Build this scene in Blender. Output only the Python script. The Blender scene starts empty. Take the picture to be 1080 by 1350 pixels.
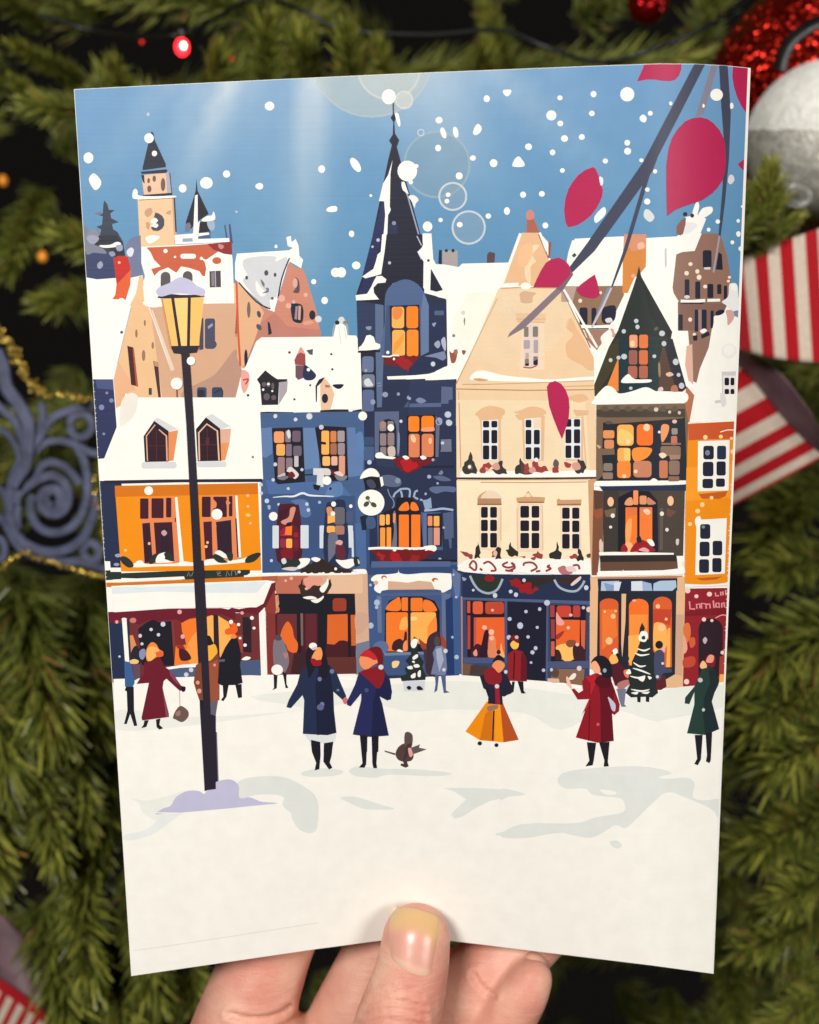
import bpy, bmesh, math, random
from mathutils import Vector, Matrix
from mathutils.geometry import tessellate_polygon
from mathutils.bvhtree import BVHTree

scene = bpy.context.scene
COL = scene.collection
rng = random.Random(7)

# ------------------------------------------------------------------ camera
CAM = Vector((0.0, 0.0, 0.10))
K = 1304.0                       # photo pixels per unit of slope (about 45 degrees across)

def P(px, py, d):
    """photo direction (px, py) at d metres in front of the camera -> world point"""
    return CAM + Vector(((px - 540.0) / K * d, d, -(py - 675.0) / K * d))

cam_data = bpy.data.cameras.new('camera')
cam = bpy.data.objects.new('camera', cam_data)
COL.objects.link(cam)
cam.location = CAM
cam.rotation_euler = (math.radians(90), 0, 0)
cam_data.sensor_fit = 'HORIZONTAL'
cam_data.sensor_width = 36.0
cam_data.lens = 36.0 * K / 1080.0
cam_data.clip_start = 0.01
cam_data.clip_end = 50
cam_data.dof.use_dof = True
cam_data.dof.focus_distance = 0.232
cam_data.dof.aperture_fstop = 14.5
scene.camera = cam

# ------------------------------------------------------------------ helpers
def lin(c):
    out = []
    for v in c[:3]:
        v = v / 255.0
        out.append(v / 12.92 if v <= 0.04045 else ((v + 0.055) / 1.055) ** 2.4)
    return out

def link(name, mesh, mat=None, parent=None, smooth=False):
    o = bpy.data.objects.new(name, mesh)
    COL.objects.link(o)
    if mat is not None:
        for m in (mat if isinstance(mat, (list, tuple)) else [mat]):
            mesh.materials.append(m)
    if smooth:
        for p in mesh.polygons:
            p.use_smooth = True
    if parent is not None:
        o.parent = parent
        o.matrix_parent_inverse = Matrix.Translation(parent.location).inverted()
    return o

def from_bm(name, bm, mat=None, parent=None, smooth=False):
    me = bpy.data.meshes.new(name)
    bm.to_mesh(me)
    bm.free()
    return link(name, me, mat, parent, smooth)

def tag(o, label, cat, group=None):
    o['label'] = label
    o['category'] = cat
    if group:
        o['group'] = group
    return o

def empty(name, loc, label, cat, group=None):
    o = bpy.data.objects.new(name, None)
    o.empty_display_size = 0.01
    COL.objects.link(o)
    o.location = loc
    return tag(o, label, cat, group)

def new_mat(name):
    m = bpy.data.materials.new(name)
    m.use_nodes = True
    nt = m.node_tree
    b = nt.nodes.get('Principled BSDF')
    return m, nt, b

def setin(b, **kw):
    for k, v in kw.items():
        k = k.replace('_', ' ')
        if k in b.inputs:
            b.inputs[k].default_value = v

def nd(nt, t, **kw):
    n = nt.nodes.new(t)
    for k, v in kw.items():
        setattr(n, k, v)
    return n

def noise_mat(name, c1, c2, scale=60, rough=0.6, bump=0.0, bscale=300, bdist=0.001, **kw):
    m, nt, b = new_mat(name)
    tc = nd(nt, 'ShaderNodeTexCoord')
    n = nd(nt, 'ShaderNodeTexNoise')
    n.inputs['Scale'].default_value = scale
    n.inputs['Detail'].default_value = 4
    nt.links.new(tc.outputs['Object'], n.inputs['Vector'])
    r = nd(nt, 'ShaderNodeValToRGB')
    r.color_ramp.elements[0].position = 0.33
    r.color_ramp.elements[1].position = 0.67
    r.color_ramp.elements[0].color = (*lin(c1), 1)
    r.color_ramp.elements[1].color = (*lin(c2), 1)
    nt.links.new(n.outputs['Fac'], r.inputs['Fac'])
    nt.links.new(r.outputs['Color'], b.inputs['Base Color'])
    setin(b, Roughness=rough, **kw)
    if bump:
        n2 = nd(nt, 'ShaderNodeTexNoise')
        n2.inputs['Scale'].default_value = bscale
        n2.inputs['Detail'].default_value = 3
        nt.links.new(tc.outputs['Object'], n2.inputs['Vector'])
        bp = nd(nt, 'ShaderNodeBump')
        bp.inputs['Strength'].default_value = bump
        bp.inputs['Distance'].default_value = bdist
        nt.links.new(n2.outputs['Fac'], bp.inputs['Height'])
        nt.links.new(bp.outputs['Normal'], b.inputs['Normal'])
    return m

def catmull(pts, closed=True, n=4):
    out = []
    N = len(pts)
    rngN = N if closed else N - 1
    for i in range(rngN):
        if closed:
            p0, p1, p2, p3 = pts[i - 1], pts[i], pts[(i + 1) % N], pts[(i + 2) % N]
        else:
            p0, p1, p2, p3 = pts[max(i - 1, 0)], pts[i], pts[i + 1], pts[min(i + 2, N - 1)]
        for k in range(n):
            t = k / n
            out.append(tuple(0.5 * ((2 * b) + (-a + c) * t + (2 * a - 5 * b + 4 * c - d) * t * t
                                    + (-a + 3 * b - 3 * c + d) * t ** 3)
                             for a, b, c, d in zip(p0, p1, p2, p3)))
    if not closed:
        out.append(tuple(pts[-1]))
    return out

# ------------------------------------------------------------------ the card as a gently bent sheet
OUT_L = ((97.5, 117.5), (173, 1287))
OUT_R = ((990, 89.5), (941, 1287))

def ab(px, py):
    b = (py - 100.0) / 1165.0
    xl = 97.5 + (173 - 97.5) * b
    xr = 990 + (941 - 990) * b
    return (px - xl) / (xr - xl), b

def card_depth(px, py):
    a, b = ab(px, py)
    bc = min(max(b, -0.1), 1.1)
    d = 0.217 + 0.028 * bc
    d += 0.012 * bc * bc * math.exp(-((a - 0.52) / 0.3) ** 2)
    e = max(0.0, (a - 0.84) / 0.16)
    d += 0.010 * e * e * (1 - 0.55 * bc)
    d += 0.0016 * math.sin(a * 5.0 + 0.4) * (1 - bc)
    return d

STEP = 20.0
_node = {}
def gnode(i, j):
    k = (i, j)
    if k not in _node:
        x, y = i * STEP, j * STEP
        _node[k] = P(x, y, card_depth(x, y))
    return _node[k]

_norm = {}
def gnormal(px, py):
    e = 4.0
    a = P(px + e, py, card_depth(px + e, py)) - P(px - e, py, card_depth(px - e, py))
    b = P(px, py + e, card_depth(px, py + e)) - P(px, py - e, card_depth(px, py - e))
    n = a.cross(b)
    n.normalize()
    if n.y > 0:
        n = -n
    return n

_plane = {}
def plane(i, j, up):
    k = (i, j, up)
    if k not in _plane:
        if up:
            a, b, c = gnode(i, j), gnode(i + 1, j), gnode(i, j + 1)
        else:
            a, b, c = gnode(i + 1, j), gnode(i + 1, j + 1), gnode(i, j + 1)
        n = (b - a).cross(c - a)
        _plane[k] = (a, n)
    return _plane[k]

def on_plane(px, py, key):
    a, n = plane(*key)
    d = Vector(((px - 540.0) / K, 1.0, -(py - 675.0) / K))
    t = (a - CAM).dot(n) / d.dot(n)
    return CAM + d * t

def clip(poly, nx, ny, c):
    """keep nx*x + ny*y <= c"""
    out = []
    N = len(poly)
    for i in range(N):
        p, q = poly[i - 1], poly[i]
        dp = nx * p[0] + ny * p[1] - c
        dq = nx * q[0] + ny * q[1] - c
        if dp <= 0:
            out.append(p)
        if (dp < 0 < dq) or (dq < 0 < dp):
            t = dp / (dp - dq)
            out.append((p[0] + (q[0] - p[0]) * t, p[1] + (q[1] - p[1]) * t))
    return out

TOP = [(97.5, 117.5), (300, 107.5), (520, 97.2), (700, 90), (800, 86), (870, 83.6), (915, 84.0), (955, 86.0), (990, 89.5)]
BOT = [(941, 1284), (860, 1273), (716, 1255.5), (640, 1246), (590, 1240), (545, 1237), (500, 1240.5), (420, 1251), (173, 1287)]
OUTLINE = TOP + BOT

def inside_clip(poly):
    lines = [TOP[i:i + 2] for i in range(len(TOP) - 1)] + [[(986.8, 89.5), (939, 1287)]] + [[OUT_L[1], OUT_L[0]]]  # ink inset on the right: bare white strip stands in for the edge highlight
    for (x0, y0), (x1, y1) in lines:
        nx, ny = (y1 - y0), -(x1 - x0)      # outward for a clockwise-on-screen outline
        L = math.hypot(nx, ny)
        nx, ny = nx / L, ny / L
        poly = clip(poly, nx, ny, nx * x0 + ny * y0 - 0.6)
        if len(poly) < 3:
            return []
    return poly

def fragments(poly):
    """cut one polygon to the facets of the sheet; yields (points, facet key)"""
    tris = []
    if len(poly) == 3:
        tris = [poly]
    else:
        t = tessellate_polygon([[Vector((p[0], p[1], 0)) for p in poly]])
        tris = [[poly[i] for i in tr] for tr in t]
    for tr in tris:
        x0 = min(p[0] for p in tr); x1 = max(p[0] for p in tr)
        i0, i1 = int(math.floor(x0 / STEP)), int(math.floor(x1 / STEP))
        for i in range(i0, i1 + 1):
            s = clip(clip(tr, 1, 0, (i + 1) * STEP), -1, 0, -i * STEP)
            if len(s) < 3:
                continue
            y0 = min(p[1] for p in s); y1 = max(p[1] for p in s)
            for j in range(int(math.floor(y0 / STEP)), int(math.floor(y1 / STEP)) + 1):
                c = clip(clip(s, 0, 1, (j + 1) * STEP), 0, -1, -j * STEP)
                if len(c) < 3:
                    continue
                cc = (i + j + 1) * STEP
                for up in (True, False):
                    f = clip(c, 1, 1, cc) if up else clip(c, -1, -1, -cc)
                    if len(f) < 3:
                        continue
                    area = 0.5 * sum(f[k - 1][0] * f[k][1] - f[k][0] * f[k - 1][1] for k in range(len(f)))
                    if abs(area) < 0.004:
                        continue
                    if area > 0:
                        f = f[::-1]
                    yield f, (i, j, up)

# ------------------------------------------------------------------ printing: shapes are laid down in order
SHAPES = []
_t = [0.0, 0.0, 1.0]
PAL = {}

def T(x0, y0, x1=None):
    if x1 is None:
        _t[:] = [0.0, 0.0, 1.0]
    else:
        _t[:] = [x0, y0, (x1 - x0) / 1080.0]

def col(c):
    return PAL[c] if isinstance(c, str) else c

def _xy(s):
    if isinstance(s, str):
        v = [float(q) for q in s.split()]
        pts = list(zip(v[::2], v[1::2]))
    else:
        pts = list(s)
    return [(_t[0] + x * _t[2], _t[1] + y * _t[2]) for x, y in pts]

def add(c, pts, alpha=1.0):
    pts = inside_clip(pts)
    if len(pts) >= 3:
        SHAPES.append((col(c), pts, alpha))

def p(c, s, alpha=1.0):
    add(c, _xy(s), alpha)

def s(c, st, alpha=1.0):
    add(c, catmull(_xy(st), True, 4), alpha)

def r(c, x0, y0, x1, y1, rad=None):
    w, h = abs(x1 - x0), abs(y1 - y0)
    if rad is None:
        rad = 0.22 * min(w, h)
    pts = []
    for cx, cy, a0 in ((x1 - rad, y0 + rad, -90), (x1 - rad, y1 - rad, 0), (x0 + rad, y1 - rad, 90), (x0 + rad, y0 + rad, 180)):
        for k in range(4):
            a = math.radians(a0 + 30 * k)
            pts.append((cx + rad * math.cos(a), cy + rad * math.sin(a)))
    p(c, pts)

def e(c, x, y, rx, ry=None, alpha=1.0, n=18, rot=0.0):
    ry = rx if ry is None else ry
    ca, sa = math.cos(math.radians(rot)), math.sin(math.radians(rot))
    pts = []
    for k in range(n):
        a = 2 * math.pi * k / n
        u, v = rx * math.cos(a), ry * math.sin(a)
        pts.append((x + u * ca - v * sa, y + u * sa + v * ca))
    p(c, pts, alpha)

def arch(c, x0, y0, x1, y1, h=None):
    h = (x1 - x0) / 2 if h is None else h
    cx, rx = (x0 + x1) / 2, (x1 - x0) / 2
    pts = [(x1, y1), (x0, y1)]
    for k in range(9):
        a = math.pi - math.pi * k / 8
        pts.append((cx + rx * math.cos(a), y0 + h - h * math.sin(a)))
    p(c, pts)

def l(c, w, st, smooth=True, taper=False, alpha=1.0):
    pts = _xy(st)
    if smooth and len(pts) > 2:
        pts = catmull(pts, False, 4)
    w = w * _t[2] * 0.5
    L, R = [], []
    N = len(pts)
    for i in range(N):
        a, b = pts[max(i - 1, 0)], pts[min(i + 1, N - 1)]
        dx, dy = b[0] - a[0], b[1] - a[1]
        d = math.hypot(dx, dy) or 1
        ww = w
        if taper:
            ww = w * (0.25 + 0.75 * math.sin(math.pi * (i + 0.3) / (N - 0.4)))
        L.append((pts[i][0] - dy / d * ww, pts[i][1] + dx / d * ww))
        R.append((pts[i][0] + dy / d * ww, pts[i][1] - dx / d * ww))
    # one quad after another: thin strokes may bend back on themselves
    for i in range(N - 1):
        add(c, [L[i], L[i + 1], R[i + 1], R[i]], alpha)

def ring(c, x, y, rad, w, alpha):
    pts = []
    n = 36
    for k in range(n):
        a0, a1 = 2 * math.pi * k / n, 2 * math.pi * (k + 1) / n
        q = [(x + (rad - w / 2) * math.cos(a0), y + (rad - w / 2) * math.sin(a0)), (x + (rad + w / 2) * math.cos(a0), y + (rad + w / 2) * math.sin(a0)),
             (x + (rad + w / 2) * math.cos(a1), y + (rad + w / 2) * math.sin(a1)), (x + (rad - w / 2) * math.cos(a1), y + (rad - w / 2) * math.sin(a1))]
        p(c, q, alpha)

def dots(c, st):
    v = [float(q) for q in st.split()]
    for k in range(0, len(v), 3):
        e(c, v[k], v[k + 1], v[k + 2], v[k + 2] * rng.uniform(0.9, 1.12), n=12 if v[k + 2] < 22 else 18)

def jg(c, st, amp=6.0, step=13.0):
    """ragged outline, as the leaves and ribbons of the print have"""
    pts = [tuple(q) for q in ((float(a), float(b)) for a, b in zip(st.split()[::2], st.split()[1::2]))]
    out = []
    for i in range(len(pts)):
        (x0, y0), (x1, y1) = pts[i], pts[(i + 1) % len(pts)]
        L = math.hypot(x1 - x0, y1 - y0) or 1
        n = max(1, int(L / step))
        for k in range(n):
            t = k / n
            a = rng.uniform(-amp, amp) if k else rng.uniform(-.3 * amp, .3 * amp)
            out.append((x0 + (x1 - x0) * t - (y1 - y0) / L * a, y0 + (y1 - y0) * t + (x1 - x0) / L * a))
    s(c, out)

def grid(c, cols_, rows_, skip=()):
    for i, (x0, x1) in enumerate(cols_):
        for j, (y0, y1) in enumerate(rows_):
            if (i, j) not in skip:
                r(c, x0, y0, x1, y1, 8)

PAL.update(W=(241, 238, 230), W2=(207, 208, 209), W3=(222, 226, 228), N=(32, 35, 52), N2=(30, 28, 38), N3=(31, 32, 49), NB=(37, 46, 74),
           B=(68, 93, 133), B2=(94, 122, 166), B3=(76, 92, 126), BD=(58, 80, 122), SL=(98, 110, 138),
           O=(232, 138, 18), O2=(206, 112, 22), OL=(238, 120, 42), OD=(214, 92, 44), OY=(246, 172, 84), OO=(240, 126, 30),
           C=(229, 198, 160), C2=(222, 178, 136), C3=(200, 152, 112), CY=(233, 209, 173), CZ=(239, 221, 188), CW=(234, 205, 176),
           M=(104, 28, 42), M2=(74, 26, 40), R=(150, 30, 40), RD=(112, 26, 32), CR=(174, 34, 80), BR=(140, 105, 90), BK=(72, 60, 54),
           G=(40, 50, 46), SK=(236, 142, 92), PK=(208, 152, 138), LV=(188, 186, 212), SH=(219, 222, 218), SH2=(229, 229, 222),
           TN=(208, 168, 140), RO=(192, 92, 62), GL=(150, 168, 190), PO=(41, 35, 47), BRN=(64, 66, 86), GR=(112, 118, 140))
# ================================================================== the printed picture
SKY_BOTTOM = 480
def sky(px, py):
    t = min(max((py - 90) / 300.0, 0), 1)
    a, b = (104, 146, 186), (86, 137, 174)
    c = [a[i] + (b[i] - a[i]) * t for i in range(3)]
    def ray(x0, y0, x1, y1, w0, w1, k):
        u = (py - y0) / (y1 - y0)
        if u < -0.1:
            return 0
        cx = x0 + (x1 - x0) * u
        w = w0 + (w1 - w0) * max(u, 0)
        f = math.exp(-((px - cx) / w) ** 2) * k * max(0.0, 1 - u * 0.9)
        return f
    f = (ray(412, 90, 398, 400, 22, 36, .70) + ray(305, 100, 222, 280, 16, 22, .42) + ray(600, 90, 660, 300, 30, 50, .16) + ray(262, 100, 205, 250, 14, 18, .30)
         + ray(310, 95, 245, 300, 34, 34, .40) + ray(225, 105, 120, 250, 26, 30, .20)
         + ray(560, 90, 600, 260, 50, 60, .48) + ray(650, 90, 820, 260, 34, 40, .34) + ray(480, 90, 480, 200, 60, 80, .36)
         + ray(350, 100, 330, 420, 26, 40, .16) + ray(730, 90, 850, 200, 26, 30, .12))
    f = min(f, 0.8)
    w = (206, 210, 212)
    c = [c[i] + (w[i] - c[i]) * f for i in range(3)]
    return c

T(0, 0)
p(sky, "80 60 1010 60 1010 480 80 480")
# --- lens bubbles in the sky
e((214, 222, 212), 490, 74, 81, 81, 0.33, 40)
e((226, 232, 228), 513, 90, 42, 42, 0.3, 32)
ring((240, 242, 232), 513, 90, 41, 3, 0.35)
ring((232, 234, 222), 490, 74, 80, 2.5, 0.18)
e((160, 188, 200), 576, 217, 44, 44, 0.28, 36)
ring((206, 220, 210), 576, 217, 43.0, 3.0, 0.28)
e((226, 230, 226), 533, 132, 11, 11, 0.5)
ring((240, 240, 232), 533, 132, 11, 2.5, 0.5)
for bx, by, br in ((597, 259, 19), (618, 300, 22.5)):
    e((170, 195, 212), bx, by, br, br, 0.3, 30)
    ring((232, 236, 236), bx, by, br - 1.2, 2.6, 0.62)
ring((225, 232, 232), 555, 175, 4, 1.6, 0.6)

# --- distant hill and tree on the far left
T(90, 80, 340)
s((118, 122, 140), "95 935 130 985 150 950 190 990 200 1080 30 1080 30 940")
s((112, 116, 138), "335 1040 360 1010 400 1005 412 1080 330 1080")
p((52, 60, 76), "205 795 222 815 232 850 265 850 240 870 244 896 288 920 250 930 256 960 280 975 312 1030 322 1090 150 1090 172 1030 188 962 160 945 192 935 197 886 175 880 197 868 200 820")
s((128, 132, 150), "118 975 150 955 172 990 165 1030 130 1040 105 1010")
s((112, 112, 128), "150 870 190 860 180 880")
# --- clock tower
p((228, 190, 150), "395 788 605 778 622 1085 410 1085")
p((200, 160, 125), "590 780 605 778 622 1085 606 1085")
p(N := 'N', "575 636 581 640 592 757 586 757")
p((224, 184, 152), "418 652 572 636 586 758 432 770")
p((168, 162, 172), "556 640 575 636 588 757 564 758")
for q in ((458, 683, 8, 15), (490, 672, 10, 18), (540, 705, 13, 38), (462, 730, 12, 20)):
    e((104, 84, 74), *q)
p('N', "415 652 432 650 436 700 425 690")
p('N', "474 402 486 412 492 450 556 588 556 606 424 624 424 606 456 470")
p('N', "413 632 560 618 566 628 556 640 418 645")
p('N', "424 764 592 752 594 770 428 778")
s('W', "370 740 385 730 396 745 404 768 500 772 600 768 608 778 500 786 390 788 366 778")
l('N', 3, "402 794 606 782")
p('N', "600 782 608 782 618 975 610 975")
p((72, 70, 84), "488 892 496 864 516 870 536 884 547 905 547 938 534 958 512 970 484 968 472 954 476 944 498 952 514 938 508 926 494 930 512 912 504 898")
p('W', "474 906 500 896 512 910 496 926 516 938 502 952 482 946 470 938 484 930 470 918")
s((196, 148, 118), "440 850 470 838 480 865 455 890 436 876")
s((196, 148, 118), "555 868 584 850 582 876")
s((196, 148, 118), "445 920 465 925 460 960 445 950")
s('W', "440 1010 470 995 520 1000 500 1025 460 1040")
# --- small dark turret beside it
p('N2', "730 668 737 740 790 850 800 872 740 915 680 975 665 972 670 920 720 762 726 740")
p((110, 112, 132), "668 930 690 920 700 940 690 975 664 975")
p((66, 92, 130), "735 975 810 965 812 1022 735 1022")
p('N2', "735 925 800 905 812 970 738 985")
s('GL', "790 920 825 900 835 950 810 968")
s('W', "760 905 790 885 818 880 828 858 838 900 810 912 772 916")
p('W', "722 768 737 762 738 925 750 910 738 1022 710 1022")
p('W', "605 992 800 978 805 990 740 1000 740 1015 915 1010 920 1032 610 1045")
p((150, 158, 178), "652 1012 708 1010 710 1030 650 1032")
p((72, 82, 108), "888 936 896 934 908 1008 898 1010")
p((72, 72, 100), "914 932 924 930 938 1040 924 1040")
# --- left buildings
T(110, 310, 360)
p((54, 64, 100), "-40 90 235 95 240 125 180 245 75 250 -40 228")
p((40, 42, 54), "90 0 190 0 225 50 238 125 190 130 175 95 110 60 60 62")
s((120, 122, 142), "10 60 60 55 110 75 130 105 60 100 20 110")
s((150, 154, 170), "20 10 60 0 90 20 60 50 30 40")
s('W', "90 58 150 55 190 38 215 48 190 66 120 72")
s((150, 155, 175), "185 60 220 55 222 85 195 90")
s((140, 145, 165), "145 100 170 92 182 112 160 122")
s((150, 155, 175), "80 165 100 148 112 170 98 190 82 186")
p((108, 116, 146), "238 80 280 10 326 0 336 240 268 242 262 130")
s((212, 214, 222), "246 92 270 70 288 85 276 120 255 118")
p('W', "-60 228 78 252 180 244 255 246 336 228 356 300 300 380 270 410 170 824 -60 826")
s('W', "262 250 290 245 310 262 300 290 275 290")
p((190, 44, 34), "170 130 185 128 195 118 240 118 256 126 270 200 190 285")
p((216, 92, 50), "270 196 268 280 240 372 225 358 210 358 200 366 165 364 182 340 188 282")
dots((240, 190, 120), "204 156 8")
p((226, 184, 138), "318 228 340 238 350 390 440 405 450 382 560 390 870 270 880 300 905 932 300 936 240 900 190 1040 182 940 172 822 275 402 262 404 300 330")
p((224, 172, 132), "172 822 200 720 300 880 240 900 190 1040 182 940")
p((206, 162, 130), "380 405 868 384 905 932 450 932")
s((180, 140, 120), "640 850 740 800 800 730 870 650 900 760 908 930 600 932 560 900")
l('W', 4, "375 415 500 770")
p((222, 200, 178), "385 425 395 425 520 765 500 775")
p((70, 35, 40), "250 630 285 640 310 862 272 852")
p((170, 80, 60), "280 650 288 648 312 862 300 862")
p((70, 45, 48), "398 716 425 724 442 932 428 930")
p((190, 140, 110), "402 718 424 726 426 750 405 745")
for q in ((350, 500, 6, 18), (302, 560, 7, 24), (395, 628, 7, 20), (343, 685, 10, 32)):
    e((150, 112, 92), *q)
r((70, 66, 80), 372, 870, 390, 910)
dots((80, 82, 90), "218 553 9")
p((70, 66, 84), "665 480 684 470 684 650 660 655")
r((72, 72, 92), 692, 474, 750, 648)
s((72, 72, 92), "745 600 760 620 750 642 735 640")
p((150, 150, 165), "708 520 735 500 738 515 712 535")
p('W', "330 66 838 40 850 140 860 388 680 390 560 390 440 408 350 392 340 300 350 230 330 160")
s('W', "340 380 380 370 440 380 450 400 400 412 350 400")
p('RO', "360 70 540 62 716 50 770 92 700 140 666 128 690 150 700 188 692 234 678 232 660 205 600 186 556 178 530 214 482 184 430 205 404 232 386 192 440 178 402 140 384 100")
p((136, 40, 40), "706 50 845 36 848 112 800 106 740 82")
s((190, 130, 120), "770 50 800 60 790 80 772 72")
e('RO', 760, 145, 26, 20)
r('W', 552, 106, 642, 134, 14)
dots('W', "468 90 12 522 124 7 672 132 9")
arch((88, 80, 84), 440, 208, 496, 300)
arch((88, 80, 84), 566, 204, 622, 262)
p((70, 64, 74), "718 206 782 202 784 296 720 298")
p((130, 120, 125), "728 212 748 210 748 290 730 290")
l('W2', 3, "752 204 754 296")
r((58, 70, 100), 648, 866, 702, 932, 12)
r((40, 42, 56), 648, 880, 690, 932, 10)
r((52, 66, 92), 732, 866, 792, 930, 12)
l('N', 5, "742 900 790 880 792 930")
p((120, 80, 70), "528 880 538 880 540 932 530 932")
# --- mid-left brown house with its snowy roof
T(310, 310, 560)
p((196, 130, 108), "310 150 350 190 382 185 402 230 462 425 490 578 0 578 0 560 150 580 100 640 60 750 45 770 15 270 30 280 130 380 190 430 225 435")
p((184, 120, 106), "120 520 225 440 300 520 490 540 490 600 110 620 60 750 45 740")
p((218, 170, 130), "10 268 30 280 130 385 165 440 110 600 60 730 40 760 12 700")
l((206, 82, 50), 12, "8 268 18 560 30 745", False)
p('W', "0 160 10 105 308 86 330 72 300 62 292 12 318 4 322 40 345 22 362 60 366 118 388 140 376 188 312 150 300 170 222 436 190 425 20 270 0 250")
s((202, 203, 207), "50 140 140 120 232 122 232 150 300 140 218 400 196 418 130 370 45 262 72 230 50 190")
s((232, 230, 224), "120 260 150 300 180 330 150 350 120 310")
p('W', "196 372 232 352 226 436 206 430")
s((112, 114, 128), "145 250 168 275 168 300 190 300 190 325 155 330 180 312 155 285")
l('N', 8, "22 270 120 378 200 420", True)
l('N', 8, "310 130 268 240 244 360")
for q in ((178, 215, 12, 16), (228, 226, 8, 12), (66, 242, 8, 12), (212, 360, 8, 8)):
    e((76, 76, 86), *q)
e((120, 95, 92), 78, 425, 10, 46)
e((72, 70, 86), 136, 450, 11, 20, rot=-15)
e((82, 80, 100), 136, 524, 13, 20, rot=-35)
p('N', "185 490 198 500 210 560 190 570")
e('N', 62, 700, 10, 50)
s((96, 70, 76), "332 260 345 240 364 262 366 325 330 325 345 300")
e((210, 165, 150), 342, 272, 14, 28)
s('N', "318 395 345 388 380 398 390 440 380 498 335 492 322 460")
p((150, 132, 142), "345 405 358 405 352 480 338 478")
p('PK', "362 400 376 405 372 485 358 480")
e('N', 440, 455, 18, 27)
for q in ((402, 340, 12), (304, 402, 16), (334, 380, 10), (265, 360, 20)):
    e((224, 165, 150), *q)
s((216, 150, 130), "388 495 430 485 446 500 400 512")
e('W2', 475, 478, 19)
# --- white roof of the blue house with dormers
s((150, 160, 170), "560 520 600 470 640 500 640 600 560 600")
p('W', "45 760 60 750 120 605 150 582 560 578 575 510 605 500 632 520 640 570 690 572 722 640 722 990 480 1008 45 1012 0 935")
l((200, 200, 200), 4, "590 520 604 620"); l((200, 200, 196), 4, "620 520 634 590")
e('W2', 606, 484, 18, 20); dots('N', "582 498 13"); e((120, 125, 125), 632, 496, 18, 8)
p((36, 34, 40), "124 822 172 770 210 800 240 820 298 820 296 835 250 838 246 966 152 968 142 850")
p((164, 154, 164), "250 838 300 832 296 890 250 964")
for q in ((165, 850, 12, 14), (190, 850, 12, 16), (180, 920, 18, 20), (220, 925, 14, 14), (215, 860, 8, 20)):
    e((98, 86, 94), *q)
dots('W', "190 848 8 160 880 7 212 888 6")
p((150, 72, 70), "374 636 400 676 402 742 342 738 338 712 352 680")
s((222, 150, 136), "374 636 398 676 372 668 356 680")
p((110, 76, 86), "344 740 402 742 392 812 360 825 344 808")
s('NB', "398 738 440 770 462 800 440 825 400 824 386 800 390 760")
dots('W', "418 766 10")
p((80, 80, 88), "405 656 444 648 442 682 425 680")
p((226, 184, 150), "484 855 508 812 548 858 556 880 566 905 546 990 490 1002")
p((150, 112, 100), "515 852 540 856 538 868 512 866")
p('N', "458 858 478 822 512 808 492 840 468 862 466 950 460 950")
e('N', 512, 930, 18, 27); s('N', "556 852 618 850 600 874 575 872")
dots((60, 62, 62), "310 668 8 548 678 7 554 764 7 428 855 6 338 935 7 74 912 8")
l('PO', 13, "45 1020 180 1012 330 1014 345 1022 450 1018", False)
l('PO', 16, "485 1006 560 1000 640 1000 665 1008 722 998", False)
p('W', "330 1005 352 1005 342 1026"); p('W', "645 995 672 995 658 1022")
s((224, 160, 150), "40 770 80 790 76 860 50 900 34 850")
l((170, 60, 50), 8, "45 826 75 820 60 850")

# --- white roof right of the spire
T(540, 310, 790)
r((162, 152, 152), 188, 88, 274, 190, 4); p('N', "168 84 184 84 184 170 164 160")
dots('N', "210 88 9 248 88 9"); p((86, 66, 70), "442 110 455 94 488 102 484 162 440 158")
p('W', "40 110 75 60 75 -10 125 -10 135 135 150 165 200 167 280 182 300 162 460 158 560 156 700 0 700 830 90 830 20 830 20 690 80 300")
e((200, 200, 200), 306, 442, 12); p((60, 62, 66), "312 465 318 480 314 520 308 490"); dots((60, 60, 64), "252 572 9 108 144 8")
s((150, 80, 66), "228 660 244 672 262 650 274 660 262 720 240 728 232 700")
s((168, 104, 84), "252 655 272 652 274 676 258 680"); s((150, 80, 66), "300 655 322 660 310 682 300 672")
# --- blue tower body
T(0, 0)
p((40, 48, 74), "476 463 505 460 506 470 540 478 602 500 603 690 604 893 482 896 479 600")
p((54, 74, 116), "478 560 486 558 488 780 492 895 482 897")
T(310, 310, 560)
p('N', "692 372 862 368 850 700 830 985 724 1000 715 660 700 600")
p((44, 56, 84), "692 378 800 376 800 640 700 652")
p((88, 104, 136), "798 392 846 388 846 700 836 980 808 982 800 650")
s((126, 140, 165), "745 522 776 520 770 540 750 536")
p('W', "706 656 704 640 720 628 735 605 748 572 770 568 790 580 800 612 826 622 828 640 815 650 720 660")
l('N2', 12, "700 664 826 660")
r((98, 112, 144), 724, 690, 790, 782); e((150, 160, 180), 745, 770, 8)
r((112, 120, 142), 724, 792, 796, 868); s('W2', "735 830 760 815 780 840 785 858 745 860")
r((88, 102, 138), 726, 880, 792, 1005)
for q in ((820, 845), (822, 860)):
    l((140, 150, 170), 4, f"{q[0]-12} {q[1]} {q[0]+12} {q[1]-4}")
dots((140, 150, 175), "785 950 14 855 908 17 930 905 9 990 925 12")
p((70, 84, 112), "960 980 985 945 1100 930 1220 965 1220 985")
p((44, 52, 78), "845 690 1104 690 1210 690 1210 742 1090 800 845 800")
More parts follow.
